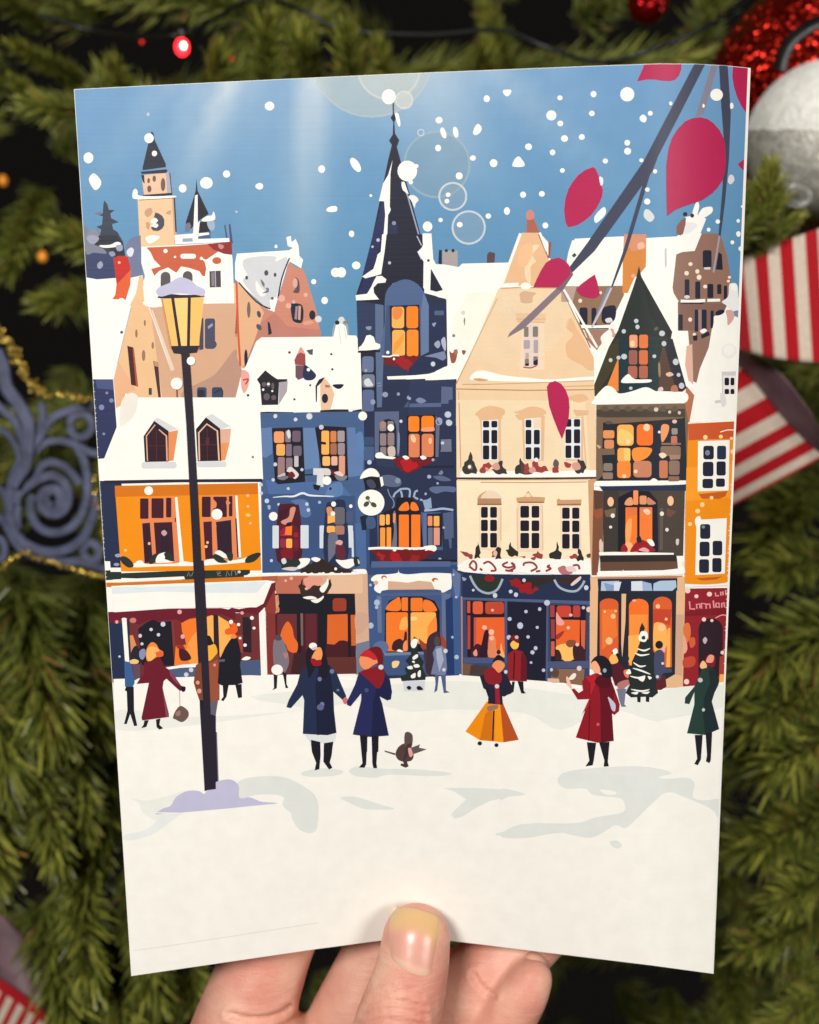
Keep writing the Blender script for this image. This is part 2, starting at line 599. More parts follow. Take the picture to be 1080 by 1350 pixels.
# spire
T(320, 80, 570)
l((60, 62, 84), 8, "857 240 860 330", False)
p('N3', "862 240 862 300 874 325 864 350 868 415 892 452 878 490 1028 1045 1012 1085 722 1085 830 560 850 480 834 455 855 420 858 350 843 325 858 300")
p((38, 44, 84), "802 780 815 860 800 1085 722 1085 760 930")
p((40, 44, 76), "830 930 880 930 890 1085 822 1085")
p('W', "854 565 842 640 838 830 844 850 828 880 820 1085 795 1085 812 880 806 800 776 800 800 700 830 648")
l((150, 156, 178), 8, "905 690 940 770 1018 1044", False)
s('W', "905 700 920 690 935 730 945 760 930 750 912 735")
s((225, 225, 222), "945 775 965 765 990 775 1002 795 985 815 980 838 962 800")
e('W', 938, 628, 56, 59); dots('W', "990 600 12 958 692 13")
s('W', "868 305 885 300 898 350 895 375 884 365")
dots((130, 136, 170), "862 925 12 770 1020 9 740 1058 8")
T(310, 310, 560)
p('N3', "786 -5 1065 -5 1070 55 1040 95 1074 150 1078 330 1000 262 900 272 862 320 852 400 694 372 688 344 724 238")
p((36, 42, 82), "786 -5 836 -5 802 150 744 235 724 238")
p((36, 42, 82), "735 245 800 240 790 270 750 335 700 340")
l((180, 186, 200), 6, "1036 5 1062 58", False); l((180, 186, 200), 6, "1040 92 1062 138", False)
p('W', "838 -5 863 -5 852 90 832 222 790 234 742 246 724 236 788 192 802 150 812 110 830 95")
p('W', "806 234 836 232 862 252 856 270 812 274 788 300 792 330 820 366 690 372 686 342 752 334 778 290 790 262")
dots((180, 184, 200), "815 28 10 783 66 7 880 158 9")
p('W', "1040 95 1075 60 1078 110 1090 320 1072 300 1074 150")
# dormer of the tower
s((76, 96, 134), "856 340 900 278 968 252 1030 272 1074 322 1104 400 1104 690 845 695 852 500")
p((96, 116, 152), "1074 330 1104 400 1104 690 1060 690 1060 420")
p((62, 78, 112), "862 400 885 400 895 690 848 690")
p('N', "880 402 1050 396 1056 695 895 700 884 560")
r('OY', 893, 408, 963, 530); r('OO', 976, 405, 1043, 530); r('OY', 895, 540, 968, 692); r((240, 134, 40), 978, 538, 1044, 692)
s((226, 130, 62), "900 415 945 412 955 440 930 480 900 470"); p((240, 150, 60), "905 620 960 560 962 600 900 680")
jg('RD', "845 700 900 690 960 684 1060 690 1082 720 1040 745 990 780 930 748 850 736")
jg('R', "920 700 960 686 1000 720 1030 735 990 776 940 745 915 730")
l('W', 8, "838 690 880 692 900 685 935 686"); dots('W', "870 668 9 905 705 7")
p('W', "865 805 1084 795 1084 818 870 822")
T(540, 310, 790)
p('NB', "86 330 150 346 180 362 210 366 216 745 60 792 -5 800 -5 760 60 690 110 665 110 400")
p((40, 46, 62), "90 330 150 350 205 362 205 385 125 385")
r((76, 92, 122), 142, 430, 196, 456, 5); s((140, 150, 175), "128 505 140 500 152 498 140 522")
s((150, 158, 182), "140 620 165 600 176 625 160 645"); s((170, 176, 196), "180 600 200 580 208 620 205 660 190 640")
p((120, 128, 160), "85 690 150 672 200 660 210 700 190 715 150 698")
dots((200, 205, 215), "134 734 13")
p('N', "122 190 190 312 152 322 118 312")
p('W', "-20 803 60 795 110 790 200 762 216 742 262 820 90 828 90 818 -20 822")
p((44, 54, 84), "0 826 255 826 262 1085 -10 1085")
p((88, 98, 130), "182 862 245 866 246 935 222 940 222 960 180 960")
p((84, 96, 130), "0 960 180 955 180 978 0 980"); s((120, 130, 160), "35 940 60 925 95 945 60 958")
dots((150, 160, 185), "168 1060 20 218 1022 20 222 1065 16 0 930 9")
# --- tower, middle storeys
T(320, 540, 570)
p('NB', "690 10 760 10 760 500 700 640 690 400")
r((58, 74, 108), 692, 155, 748, 205); r((70, 90, 126), 690, 210, 748, 290, 4)
p((88, 98, 128), "752 12 890 10 892 262 752 270")
p('N', "775 280 778 100 800 60 828 52 862 62 876 100 878 272")
for q in ((780, 70, 818, 122), (825, 65, 860, 118), (782, 135, 818, 205), (826, 132, 864, 205), (784, 212, 818, 262), (828, 210, 868, 265)):
    r((140, 122, 122), *q)
s((200, 180, 166), "828 215 864 212 868 262 832 262"); e((168, 126, 120), 800, 85, 12, 22)
dots('W', "844 103 19")
s((120, 134, 165), "885 130 895 150 892 240 882 240")
p('N2', "935 35 1096 30 1096 278 938 275")
r('OO', 944, 38, 1006, 126); r('OO', 1018, 36, 1090, 122); r((216, 124, 84), 946, 138, 1008, 272); r((216, 124, 84), 1020, 138, 1088, 270)
s((238, 150, 110), "1022 105 1060 100 1088 100 1088 122 1022 124")
e((248, 190, 140), 972, 165, 14, 24, rot=-20); e((248, 190, 140), 1068, 178, 10, 18)
s('W', "760 250 790 244 812 262 850 268 870 272 860 282 800 278 760 275")
p((46, 54, 82), "755 285 860 285 870 330 770 320")
jg('RD', "850 286 920 270 1000 282 1060 278 1110 290 1060 310 1010 330 940 362 890 330")
jg((172, 28, 34), "900 290 940 280 990 300 1000 320 940 358 910 330"); s('W', "910 268 930 262 950 275 930 285"); s('W', "1010 268 1030 262 1048 276 1025 285")
s((88, 98, 128), "790 380 840 372 890 390 905 420 880 440 820 436 792 420"); e((130, 140, 165), 884, 405, 16)
for st in ("858 500 868 478 890 460 905 452 950 455 950 500", "900 462 908 490 905 505", "975 500 982 470 998 460", "980 500 1000 510", "1010 512 1025 516"):
    l((150, 170, 196), 11, st)
l((120, 138, 166), 6, "826 452 838 488 858 515 862 545 852 560")
p((140, 160, 190), "1024 516 1052 512 1072 500 1078 560 1040 572")
l((160, 178, 204), 12, "1035 575 1095 570 1140 564 1200 572")
p((70, 92, 134), "765 585 1130 585 1140 800 770 800")
p('N2', "775 595 870 560 880 500 960 500 1012 560 1030 800 775 792")
r('OY', 780, 598, 810, 660, 8); r('OY', 816, 596, 838, 656, 8); r((244, 150, 60), 783, 672, 812, 786, 6); r((244, 150, 60), 820, 670, 846, 784, 6)
s((110, 108, 130), "855 600 872 590 878 780 850 780 862 690"); p('SK', "858 592 872 592 868 650 856 640")
s('OL', "890 574 902 545 925 528 942 530 946 572"); s('OL', "960 572 960 530 985 532 1004 572")
r('OL', 890, 598, 947, 792, 6); r('OL', 960, 598, 1012, 790, 6)
p('N', "1045 600 1130 590 1130 780 1045 780")
T(540, 540, 790)
p((86, 108, 150), "78 590 98 590 98 780 78 780"); p('N', "98 595 185 590 185 780 100 785")
r('SK', 104, 606, 130, 662, 5); r('OY', 138, 606, 170, 664, 5); r((112, 108, 132), 105, 672, 132, 772, 5); r((214, 150, 128), 138, 672, 172, 772, 5)
p((78, 92, 126), "190 590 250 580 252 730 200 740"); p((78, 92, 126), "222 735 240 735 240 790 228 790")
dots((160, 170, 195), "195 672 7 112 382 12 160 420 7 92 480 7 173 852 9 134 286 8")
s((86, 98, 128), "135 380 190 378 238 402 200 408 160 400"); s((90, 104, 138), "112 455 140 438 255 440 256 470 200 466 150 478")
s((110, 124, 155), "165 365 182 345 192 360 180 372")
p('N', "70 320 255 318 256 330 70 332"); p((108, 112, 132), "178 170 238 168 240 240 175 240 180 225"); p((96, 102, 126), "150 35 172 80 165 270 148 270")
dots((190, 196, 210), "226 76 18 220 28 17 188 190 10"); ring((150, 160, 185), 168, 70, 16, 6, 1)
p('N2', "-10 850 270 855 272 866 -10 862"); p((72, 92, 134), "-10 872 270 868 280 905 60 905 -10 900")
l('W', 14, "-235 792 -150 788 0 792 75 790 90 784 140 780 142 800 80 808"); s('W', "85 785 110 775 140 785 135 808 95 802")
jg('RD', "-220 798 -120 800 0 800 80 795 145 812 90 850 60 862 20 885 -90 890 -160 870 -190 840")
jg((164, 26, 34), "-100 800 -60 820 -40 880 -85 888 -110 850"); jg((140, 36, 34), "10 830 60 830 40 870 -10 880")
jg((150, 40, 40), "-180 812 -140 830 -150 860 -185 830"); dots('W', "-85 797 11")
# --- tower shop front
T(330, 740, 580)
p((62, 86, 132), "668 60 1180 60 1190 650 680 650"); p((50, 70, 112), "668 20 1180 20 1180 70 668 75")
p((78, 98, 136), "690 0 1140 0 1140 30 690 36")
s('W', "690 96 720 76 780 74 838 66 844 48 852 66 900 74 1000 66 1120 68 1146 78 1146 148 1130 162 1090 180 1060 160 780 162 740 182 706 160 715 120 692 112")
p('TN', "786 112 840 116 900 122 960 110 1032 118 1052 160 784 162"); e((180, 96, 70), 762, 92, 16, 12); e('W', 764, 97, 10, 8)
e((180, 90, 66), 1052, 106, 18, 12); e('W', 1058, 112, 12, 8); e('TN', 716, 122, 14, 12)
p('B3', "730 182 1145 176 1150 194 735 200")
p((98, 112, 146), "720 195 748 200 750 410 726 405"); p((98, 108, 142), "1090 178 1140 190 1150 560 1120 540 1090 400")
dots((170, 184, 206), "722 235 17 686 366 17 720 262 10 685 135 8")
p('N2', "765 520 768 280 790 225 850 200 980 200 1050 225 1078 280 1080 520")
s('OL', "775 276 790 240 830 212 852 208 855 278"); r('OL', 862, 206, 906, 282, 8); r('OL', 914, 208, 982, 284, 8); s('OL', "990 284 988 222 1030 228 1058 262 1058 284")
r('OL', 774, 290, 898, 512, 10); r('OY', 914, 290, 1058, 470, 10)
s('OY', "862 330 890 318 896 380 850 388"); s((242, 136, 54), "1040 330 1060 320 1060 430 1020 470 1010 380"); e((250, 200, 130), 930, 326, 22, 12)
p('N', "898 205 914 205 914 520 898 520")
s((60, 34, 40), "810 505 815 460 850 440 872 450 880 405 892 405 890 470 870 505"); s('SK', "872 470 890 450 895 500 872 505")
s((150, 66, 46), "960 440 1010 470 1080 410 1120 500 1000 520"); s((54, 32, 46), "1004 500 1010 440 1040 408 1080 410 1080 560 1010 560")
s((92, 108, 146), "700 480 730 456 770 458 790 490 770 520 710 520")
p((108, 126, 160), "760 520 1060 512 1070 528 765 538"); p((62, 82, 122), "760 545 1150 540 1170 645 770 645")
s((240, 205, 140), "808 575 830 566 850 572 838 600 812 606"); p((70, 50, 60), "985 500 1080 505 1080 650 1000 640")
s('W', "835 512 850 500 870 516")
# --- blue house
T(320, 540, 570)
p('B', "98 20 690 10 698 640 706 920 112 930")
p('BD', "112 480 330 478 640 492 652 910 114 928"); p((76, 104, 152), "130 400 560 420 620 492 360 478 150 482")
s((92, 124, 168), "500 430 560 415 570 480 520 500 470 492"); s((86, 112, 158), "275 520 330 510 370 525 390 600 340 610 300 540")
s((90, 124, 170), "640 150 680 130 690 240 650 230"); p((72, 102, 150), "640 650 700 640 706 900 650 905")
p('B2', "92 108 168 100 170 250 130 275 96 260"); p((98, 126, 168), "345 104 430 104 436 330 350 342"); p((92, 120, 165), "596 102 640 102 650 200 690 250 684 375 600 385")
p('N2', "166 106 342 100 356 412 200 425 184 410"); p('N2', "412 104 440 92 590 100 602 402 500 408 446 326")
for c_, q in (((230, 152, 100), (178, 124, 236, 190)), ((132, 116, 126), (243, 120, 274, 186)), ((104, 88, 106), (283, 120, 330, 184)), ((242, 166, 92), (192, 196, 241, 262)),
              ((122, 106, 124), (247, 196, 280, 264)), ((104, 94, 112), (288, 206, 336, 264)), ((152, 116, 116), (200, 270, 240, 378)), ((130, 112, 122), (247, 274, 284, 340)), ((190, 184, 190), (294, 264, 318, 326)),
              ('OY', (449, 120, 493, 256)), ((206, 126, 74), (500, 122, 534, 186)), ((160, 146, 150), (540, 120, 581, 184)), ((162, 104, 78), (500, 192, 536, 256)), ((150, 134, 142), (542, 190, 582, 258)),
              ((250, 182, 100), (455, 266, 498, 320)), ((224, 174, 152), (505, 266, 540, 318)), ((214, 152, 124), (548, 262, 583, 372))):
    r(c_, *q)
s('W2', "250 130 265 115 274 150 262 165"); p('N2', "449 182 475 186 475 200 449 198")
s((200, 180, 180), "200 378 240 360 238 380 205 384"); s((216, 206, 206), "250 350 270 325 300 345 320 372 295 395 270 360"); s((110, 32, 40), "258 372 280 352 300 378 275 390")
s((110, 112, 126), "196 390 240 376 262 385 230 402"); s((120, 122, 134), "520 360 560 372 596 378 580 402 540 400"); s((90, 30, 40), "500 340 530 352 545 365 515 372")
s((230, 196, 188), "520 360 550 352 575 372 560 380"); p('N', "350 368 400 366 400 374 352 376")
p('W2', "402 334 466 334 460 440 420 440 424 372 402 372"); e('W', 480, 404, 25); s((210, 200, 196), "462 336 496 340 500 372 462 370")
p('N2', "400 425 446 432 430 462 406 452"); dots('N', "500 450 8")
dots((190, 200, 216), "186 38 11 302 56 11 186 312 11 174 400 10 260 450 9 105 428 10 106 476 10 138 520 13 366 538 10 374 572 10 205 540 8 164 860 9 722 300 13 338 342 9")
dots((198, 190, 210), "380 38 18 448 100 14"); s((150, 170, 196), "142 546 158 546 158 566 146 568"); e('W', 175, 608, 25); dots((160, 180, 205), "438 528 9")
l('W3', 12, "172 500 240 494 290 494 340 476 380 488 450 492 520 494", taper=True)
s('M2', "196 860 202 570 235 538 300 540 326 575 332 862"); s((100, 26, 40), "205 660 280 650 322 700 320 800 225 790")
s((206, 140, 120), "218 636 262 612 272 562 300 556 296 590 272 650 236 654"); p((60, 24, 38), "205 580 265 560 240 620 215 640"); s('N2', "250 648 276 640 272 662 250 664")
p((206, 60, 60), "240 690 282 664 278 716 214 718"); s((150, 30, 60), "214 690 250 665 266 690 220 716"); p('OL', "246 668 282 662 280 716 240 712")
r('OY', 248, 735, 282, 788); r((150, 40, 66), 214, 735, 246, 786); r((120, 30, 54), 290, 740, 318, 788); s((120, 26, 40), "218 800 280 792 284 852 232 850"); r((140, 40, 60), 292, 700, 314, 726)
for q in ((170, 660, 206, 790), (330, 658, 376, 790), (438, 660, 472, 790), (594, 660, 628, 786)):
    r((204, 212, 220), *q, 5)
s('NB', "468 862 472 565 505 525 560 512 590 560 596 862"); r((98, 98, 108), 520, 556, 582, 655); r((74, 84, 116), 590, 580, 628, 645)
p('OY', "484 600 525 584 526 640 484 650"); s((212, 140, 92), "478 560 505 556 512 590 488 606"); dots('W', "514 592 13 518 538 14 616 550 10")
r('OY', 480, 662, 525, 702); r((166, 116, 100), 525, 660, 580, 712); s((104, 106, 122), "490 710 538 710 535 800 495 862 488 850"); s((92, 40, 54), "530 780 560 750 584 800 580 850 535 840"); s((214, 160, 150), "528 760 548 742 570 752 560 772")
jg('G', "212 872 260 848 330 860 336 890 290 905 220 902"); jg((50, 38, 36), "338 905 400 866 452 850 490 880 545 900 625 910 618 930 330 930")
s('W', "322 850 382 848 372 880 330 905 300 906 330 876"); s('W', "390 850 415 840 444 852 420 868"); s('W', "530 855 570 858 630 850 640 880 600 905 560 890")
s((210, 196, 192), "222 908 270 896 318 902 290 918"); s('G', "632 845 660 840 668 885 640 890"); s('W2', "655 850 668 870 660 880"); s('W2', "220 855 240 846 250 870 230 880"); dots('W', "530 907 8")
p((206, 214, 224), "620 690 630 690 634 840 622 840"); p((110, 118, 132), "640 905 700 905 708 925 640 925")
# --- blue house shop front
T(330, 740, 580)
p('TN', "140 84 640 74 668 66 682 640 600 645 596 186 148 186"); p((184, 106, 84), "146 86 330 82 320 186 148 186"); p((222, 182, 150), "440 82 640 76 640 182 450 184")
p((130, 50, 48), "90 280 150 180 150 645 96 645"); p('M2', "140 184 596 184 604 640 150 645"); p('N2', "140 186 596 186 600 300 440 292 430 640 385 640 385 300 150 298")
r((104, 46, 50), 155, 300, 268, 640, 4); r((92, 38, 46), 316, 298, 378, 640, 4); p('N2', "265 290 290 290 290 640 268 640"); p((120, 96, 86), "286 296 300 296 302 480 290 480")
s((224, 104, 44), "172 420 190 370 215 342 240 380 250 430 272 470 262 520 220 510 200 470 172 460"); p((60, 34, 38), "250 520 420 520 420 640 230 640")
r((150, 60, 42), 470, 210, 548, 286); p((214, 100, 42), "440 304 555 300 556 456 510 450 480 474 438 470"); s((70, 30, 36), "436 478 480 475 510 452 556 462 556 545 440 545")
p('N2', "553 186 572 186 578 545 558 545"); p((206, 96, 44), "572 305 596 305 600 480 576 480"); p((58, 28, 36), "572 480 602 480 602 545 575 545"); p((96, 48, 46), "436 545 604 545 606 640 436 640")
l('N2', 14, "435 292 600 290", False)
p('GR', "602 470 680 450 682 640 606 642"); s((200, 160, 138), "600 300 668 300 672 360 640 400 604 410")
p('W', "60 275 86 262 98 642 62 648"); p((92, 108, 140), "-5 545 60 540 62 650 -5 650")
jg((58, 40, 38), "275 140 300 98 300 130 330 160 360 138 400 140 420 170 455 100 460 150 440 180 400 215 370 236 310 214 285 180")
s((222, 150, 132), "302 110 330 90 410 92 396 138 360 136 330 158"); s('W', "398 150 430 120 440 96 446 130 420 176 400 170"); s('W', "300 205 350 198 380 212 330 216"); s('W', "345 222 390 212 418 196 412 216 378 238")
dots((230, 170, 150), "202 110 8 234 97 10 320 156 9 150 275 0.1"); l('W', 11, "-10 84 200 76 440 74 600 70 665 62")
s('W', "585 48 640 44 662 52 660 70 640 72 600 60")
p((200, 150, 120), "140 195 160 190 165 240 150 290 160 280 145 300"); e((200, 130, 100), 158, 275, 9, 18); e((200, 130, 100), 156, 215, 7, 20)
# --- pendant sign
T(320, 540, 570)
p('N2', "684 386 780 384 786 452 700 452"); s((66, 70, 88), "705 405 740 400 760 440 725 446"); s('W', "668 392 690 352 726 333 762 345 780 382 730 380 690 390")
p('W', "780 385 796 382 804 430 790 440"); p('N', "668 610 700 600 706 685 680 688"); s((66, 86, 124), "705 620 750 615 756 670 712 675")
e('W', 732, 530, 76, 74, n=26); dots((84, 80, 70), "712 503 13"); e((70, 74, 60), 705, 538, 19, 13, rot=-45); e((70, 74, 60), 746, 542, 19, 13, rot=35); l((110, 104, 90), 6, "712 505 728 530 735 540")
e('W', 684, 37, 24)

# --- yellow house, left
T(0, 0)
p('W', "150 540 168 530 180 524 322 524 343 540 347 632 137 636 136 606")
p((44, 52, 86), "116 500 149 500 154 563 136 608 116 608"); p('W', "120 606 140 604 142 636 120 636"); p('NB', "120 634 160 634 168 752 120 752"); p('W', "120 750 170 750 170 810 120 810"); p('M', "120 808 160 806 160 824 120 824"); p('NB', "120 822 165 820 168 900 120 900"); p('W', "120 740 150 740 150 753 120 753"); p('G', "120 753 160 751 160 764 120 766"); p('O2', "120 768 160 768 160 774 120 774"); dots((120, 130, 170), "134 537 3.6 147 528 3 141 518 2 137 572 2")
p((70, 82, 124), "126 500 149 500 150 514 128 512")
s((228, 222, 212), "158 560 160 530 172 518 182 524 178 545 165 560")
T(120, 540, 370)
p('W2', "352 66 378 46 496 110 440 128"); p((222, 138, 88), "440 128 497 116 470 290 440 294"); p('N2', "300 152 360 64 442 122 442 296 308 298")
l((222, 160, 130), 7, "322 292 316 150 366 86", False); l((222, 160, 130), 9, "386 114 430 150 434 292", False); p((48, 26, 36), "328 290 324 160 366 100 388 118 424 152 424 290")
for st in ("330 206 424 206", "372 120 374 288"):
    l((86, 40, 44), 4, st, False)
r('W2', 288, 298, 488, 336, 14)
p('W2', "650 44 690 24 796 96 735 112"); p((216, 168, 146), "735 112 798 108 790 190 738 192"); p((224, 144, 92), "738 190 790 188 765 288 740 292"); p('N2', "598 112 655 44 736 108 742 292 608 294")
l((230, 180, 150), 9, "618 290 614 132 660 82 720 122 730 290", False); p((46, 26, 36), "622 288 620 140 660 94 716 128 722 288")
for st in ("624 200 720 200", "662 110 664 288"):
    l((92, 36, 44), 4, st, False)
e((92, 36, 44), 664, 180, 10, 26); r('W2', 604, 294, 772, 328, 14); dots((120, 120, 120), "922 270 7")
p('PO', "75 404 420 398 975 394 976 412 500 414 78 424")
p('NB', "80 420 136 420 168 905 112 905"); p('O', "136 434 950 418 970 916 172 922"); p('O2', "136 434 950 418 952 482 600 488 138 497")
p((224, 130, 82), "276 506 488 496 522 870 302 882"); p('W', "478 500 492 498 528 866 506 868")
for q in ((280, 506, 328, 622), (345, 505, 414, 618), (428, 502, 458, 614)):
    r((66, 26, 38), *q, 6)
p((54, 28, 40), "292 648 336 644 352 868 306 876"); p((62, 26, 40), "358 644 462 640 474 850 374 862"); p((44, 30, 44), "395 680 440 670 450 850 400 850"); p((52, 28, 40), "478 616 484 616 484 640 478 640")
p((224, 130, 82), "628 494 832 490 854 852 640 880")
for q in ((632, 496, 682, 612), (697, 496, 774, 612), (786, 492, 806, 608)):
    r((62, 28, 40), *q, 6)
s((224, 130, 82), "690 510 715 530 712 556 692 560"); s((224, 130, 82), "770 520 795 530 775 545"); p((70, 28, 40), "640 640 688 636 694 850 652 852"); p((46, 30, 44), "712 640 798 628 806 846 724 850"); s((224, 130, 82), "690 640 715 660 705 690 692 690")
p('W', "822 490 834 490 856 840 840 842"); p((56, 28, 40), "822 620 830 620 842 840 834 842")
s('W', "236 882 290 862 320 880 480 876 520 864 600 872 640 862 690 850 760 862 860 850 892 838 890 866 760 880 600 890 400 892 250 898")
s('G', "165 845 190 835 225 856 244 890 215 900 180 876"); s('G', "330 872 350 830 398 812 390 850 350 878"); s('W', "370 870 385 825 440 812 420 850 470 866 420 872"); s('G', "416 822 445 810 476 860 440 858")
s('G', "690 832 725 820 745 835 760 855 780 870 730 872 700 850"); s('W', "705 815 735 802 785 840 760 846 735 832"); s('G', "890 838 945 815 968 824 930 865 880 872")
s('G', "770 820 805 815 808 850 790 862"); s('W', "255 870 285 858 300 876 280 895")
e('W', 329, 462, 25); e('W', 718, 596, 31); s((196, 150, 160), "400 700 418 685 434 704 416 720"); dots((240, 180, 130), "332 763 8 664 757 8 656 780 9 197 802 9 908 647 9 895 551 8 893 489 9"); s((244, 196, 130), "880 600 895 590 910 602 895 610")
s((150, 155, 172), "136 828 160 820 172 832 150 842"); e((150, 155, 172), 146, 882, 16, 9); p('W', "108 900 170 900 172 924 112 924")
p('G', "112 934 500 918 905 912 906 930 870 955 540 968 118 958")
for st in ("548 950 556 925 566 950", "572 948 584 922 592 945", "716 926 740 922 720 945 742 946", "770 950 775 918 790 946", "800 945 802 918 822 918 826 944", "832 940 836 916", "718 935 738 932"):
    l((130, 132, 132), 4, st, False)
e('W2', 845, 924, 8); p('W', "124 968 530 950 536 966 180 980 126 982"); p('O2', "118 986 180 984 536 968 870 952 1062 948 1062 980 650 986 120 1002"); p((172, 92, 66), "975 950 1064 946 1064 978 975 980")
p('W', "872 944 1064 930 1064 946 872 954")
T(130, 740, 380)
p((108, 46, 48), "88 320 918 290 926 655 108 692")
p('NB', "90 356 140 350 152 690 108 692"); p((44, 44, 62), "160 330 176 330 186 560 172 560"); p((214, 138, 92), "178 422 196 420 220 490 186 520")
s((40, 36, 50), "186 520 215 480 250 530 240 580 190 585"); p('N2', "226 384 270 350 310 330 350 348 415 340 432 596 246 590"); p((128, 54, 46), "416 340 470 345 440 400 440 480 432 560 424 480")
p((120, 42, 42), "420 300 480 320 470 420 480 470 440 480")
p('OL', "472 350 520 328 575 320 584 590 432 592 440 482 500 474 490 430 476 400"); s((246, 150, 70), "510 470 540 420 580 400 584 585 525 585 500 520"); p((150, 40, 40), "440 484 482 476 496 500 458 500")
s((70, 30, 36), "458 505 475 498 505 510 528 556 470 564"); p('OY', "612 318 640 308 660 308 664 640 620 640"); p('PO', "654 302 682 308 690 560 686 640 660 640")
p('OY', "682 310 740 345 766 420 770 470 700 555 690 540"); s((230, 96, 36), "738 348 784 356 788 405 730 418 722 390 756 372"); p((44, 32, 40), "820 316 870 320 872 520 824 515"); p((150, 60, 48), "780 420 820 420 824 520 790 520")
p((76, 90, 122), "386 618 560 590 600 590 600 655 396 668"); p((72, 88, 122), "690 580 918 560 926 648 690 660"); p('W', "384 604 480 588 562 582 562 602 470 606 400 616"); s('W', "815 560 840 542 868 548 850 562")
p('W', "74 140 560 122 960 108 1006 114 990 150 940 250 900 264 700 262 400 268 88 292"); p((216, 224, 228), "76 148 420 140 560 138 700 124 960 114 900 180 560 178 360 172 78 186")
p('M', "88 290 400 270 700 266 740 274 760 264 800 272 860 262 900 262 940 240 985 126 1010 118 1008 165 950 262 915 312 880 296 780 290 780 330 700 302 560 310 500 330 480 350 440 330 340 340 300 330 230 360 160 330 92 335")
p((140, 56, 48), "1004 160 1012 280 1000 300 950 285 948 268")
p('W', "134 330 160 324 176 572 152 576"); e('W', 147, 330, 15, 9); p('W', "914 296 946 262 962 652 926 652")
dots((226, 160, 160), "462 288 13 818 294 10 480 428 12 105 345 9"); e((196, 118, 110), 197, 336, 19, 15); dots((200, 204, 214), "368 358 14 300 388 10 238 424 10 248 470 9 342 418 10 120 542 7 500 645 13 528 618 13")
dots('W', "755 345 12 798 360 10 874 322 11 886 380 9 835 477 10 807 437 8")

# --- cream house
T(540, 80, 790)
p((168, 96, 76), "668 900 706 895 740 975 668 985"); s((196, 130, 120), "664 870 686 848 710 868 706 900 670 904")
T(540, 310, 790)
p('W', "628 -10 745 -10 790 40 800 130 1000 560 1080 650 1080 830 1000 830 700 500 500 420")
p('C2', "640 -14 735 -14 770 40 790 132 862 290 525 290 600 100")
p('C', "510 300 862 290 1056 712 1050 780 1062 1085 265 1085 265 850 330 720")
l('W', 16, "632 -10 530 270", False); l((140, 90, 70), 6, "735 -5 792 132", False); p((150, 80, 66), "792 40 808 40 800 130 790 130")
l('W', 13, "742 -15 782 90", False)
l((150, 100, 74), 7, "880 320 1030 640", False); l('W', 9, "870 300 940 450", False); l((190, 140, 100), 5, "500 360 265 850", False)
s((236, 206, 168), "690 180 720 150 700 110 740 60 700 60 660 130 660 240 690 270"); s((230, 182, 140), "630 80 690 40 700 110 660 180 620 170")
s('C2', "900 505 930 500 1040 680 1052 760 1020 770 980 740 940 720 900 690 890 620 930 570"); s('C2', "920 470 960 560 930 560 890 520")
l('W', 22, "520 288 620 282"); l('C3', 6, "520 304 630 298 870 302", False); e('W', 662, 290, 30, 20)
s('C3', "628 335 650 318 680 322 722 330 702 350 696 384 640 386 630 360")
p('C2', "606 444 776 448 778 478 770 500 660 490 610 490"); l('C3', 5, "606 478 776 478"); l('C3', 5, "612 492 770 498"); p('CW', "640 505 768 505 768 768 628 768")
p((222, 196, 190), "648 510 738 510 738 750 648 756")
for c_, q in (('N2', (652, 522, 678, 580)), ('N2', (702, 520, 732, 580)), ((150, 132, 150), (650, 597, 686, 648)), ((150, 132, 150), (707, 597, 732, 672)), ((170, 140, 160), (660, 670, 680, 704)), ('N2', (657, 704, 680, 745)), ('N2', (705, 690, 731, 740))):
    r(c_, *q)
l((150, 80, 70), 7, "648 752 690 756 725 742"); 
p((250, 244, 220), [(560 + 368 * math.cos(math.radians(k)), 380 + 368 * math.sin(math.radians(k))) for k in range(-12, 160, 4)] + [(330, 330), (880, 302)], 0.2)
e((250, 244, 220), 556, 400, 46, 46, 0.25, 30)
s('W', "345 822 372 780 430 772 520 795 600 806 680 812 800 822 1050 805 1056 826 800 836 600 834 430 828")
s('C3', "360 820 400 815 450 826 400 832")
for st in ("360 852 700 842 1050 828", "300 850 460 850", "860 862 1050 858"):
    l('C3', 5, st, False)
l((176, 128, 92), 6, "262 876 660 884 1052 880", False); l('C3', 4, "280 890 284 1085", False)
T(540, 540, 790)
p('CY', "266 -55 1058 -50 1066 382 268 386"); p('C', "1000 -50 1058 -50 1064 380 1030 380"); p('CZ', "268 402 1016 396 1036 800 1032 942 276 905")
l('C3', 6, "282 -40 292 330", False); p('C3', "1016 400 1074 386 1050 420 1042 930 1032 930"); l('C2', 8, "985 20 1005 320", False)
for q in ("388 38 440 26 525 28 530 50 505 62 400 62", "600 30 650 20 760 28 775 45 740 60 620 60", "930 0 1020 5 1020 30 950 40"):
    p('C2', q)
s('C2', "380 35 400 0 460 -22 540 0 520 40"); s('C2', "600 20 640 0 700 -18 770 0 760 30"); s('C2', "900 -70 980 -90 1020 -60 960 -40")
for q in ("402 60 520 50 522 292 412 292", "640 50 770 45 765 292 650 290", "880 55 990 40 988 290 888 290"):
    p('C2', q)
for q in ("412 62 505 56 505 290 414 290", "655 52 748 46 748 286 658 288", "885 56 978 46 976 284 884 282"):
    p('W3', q)
grid('N2', ((418, 454), (466, 500)), ((64, 102), (116, 192), (204, 284))); grid('N2', ((661, 694), (708, 742)), ((58, 102), (115, 198), (214, 284)), ((1, 0),)); p('CW', "706 55 750 48 750 104 706 108")
grid('N2', ((888, 922), (936, 972)), ((54, 98), (112, 192), (204, 276)))
s('W', "290 380 300 350 420 355 600 350 800 352 1060 345 1080 372 1060 384 700 386 300 386")
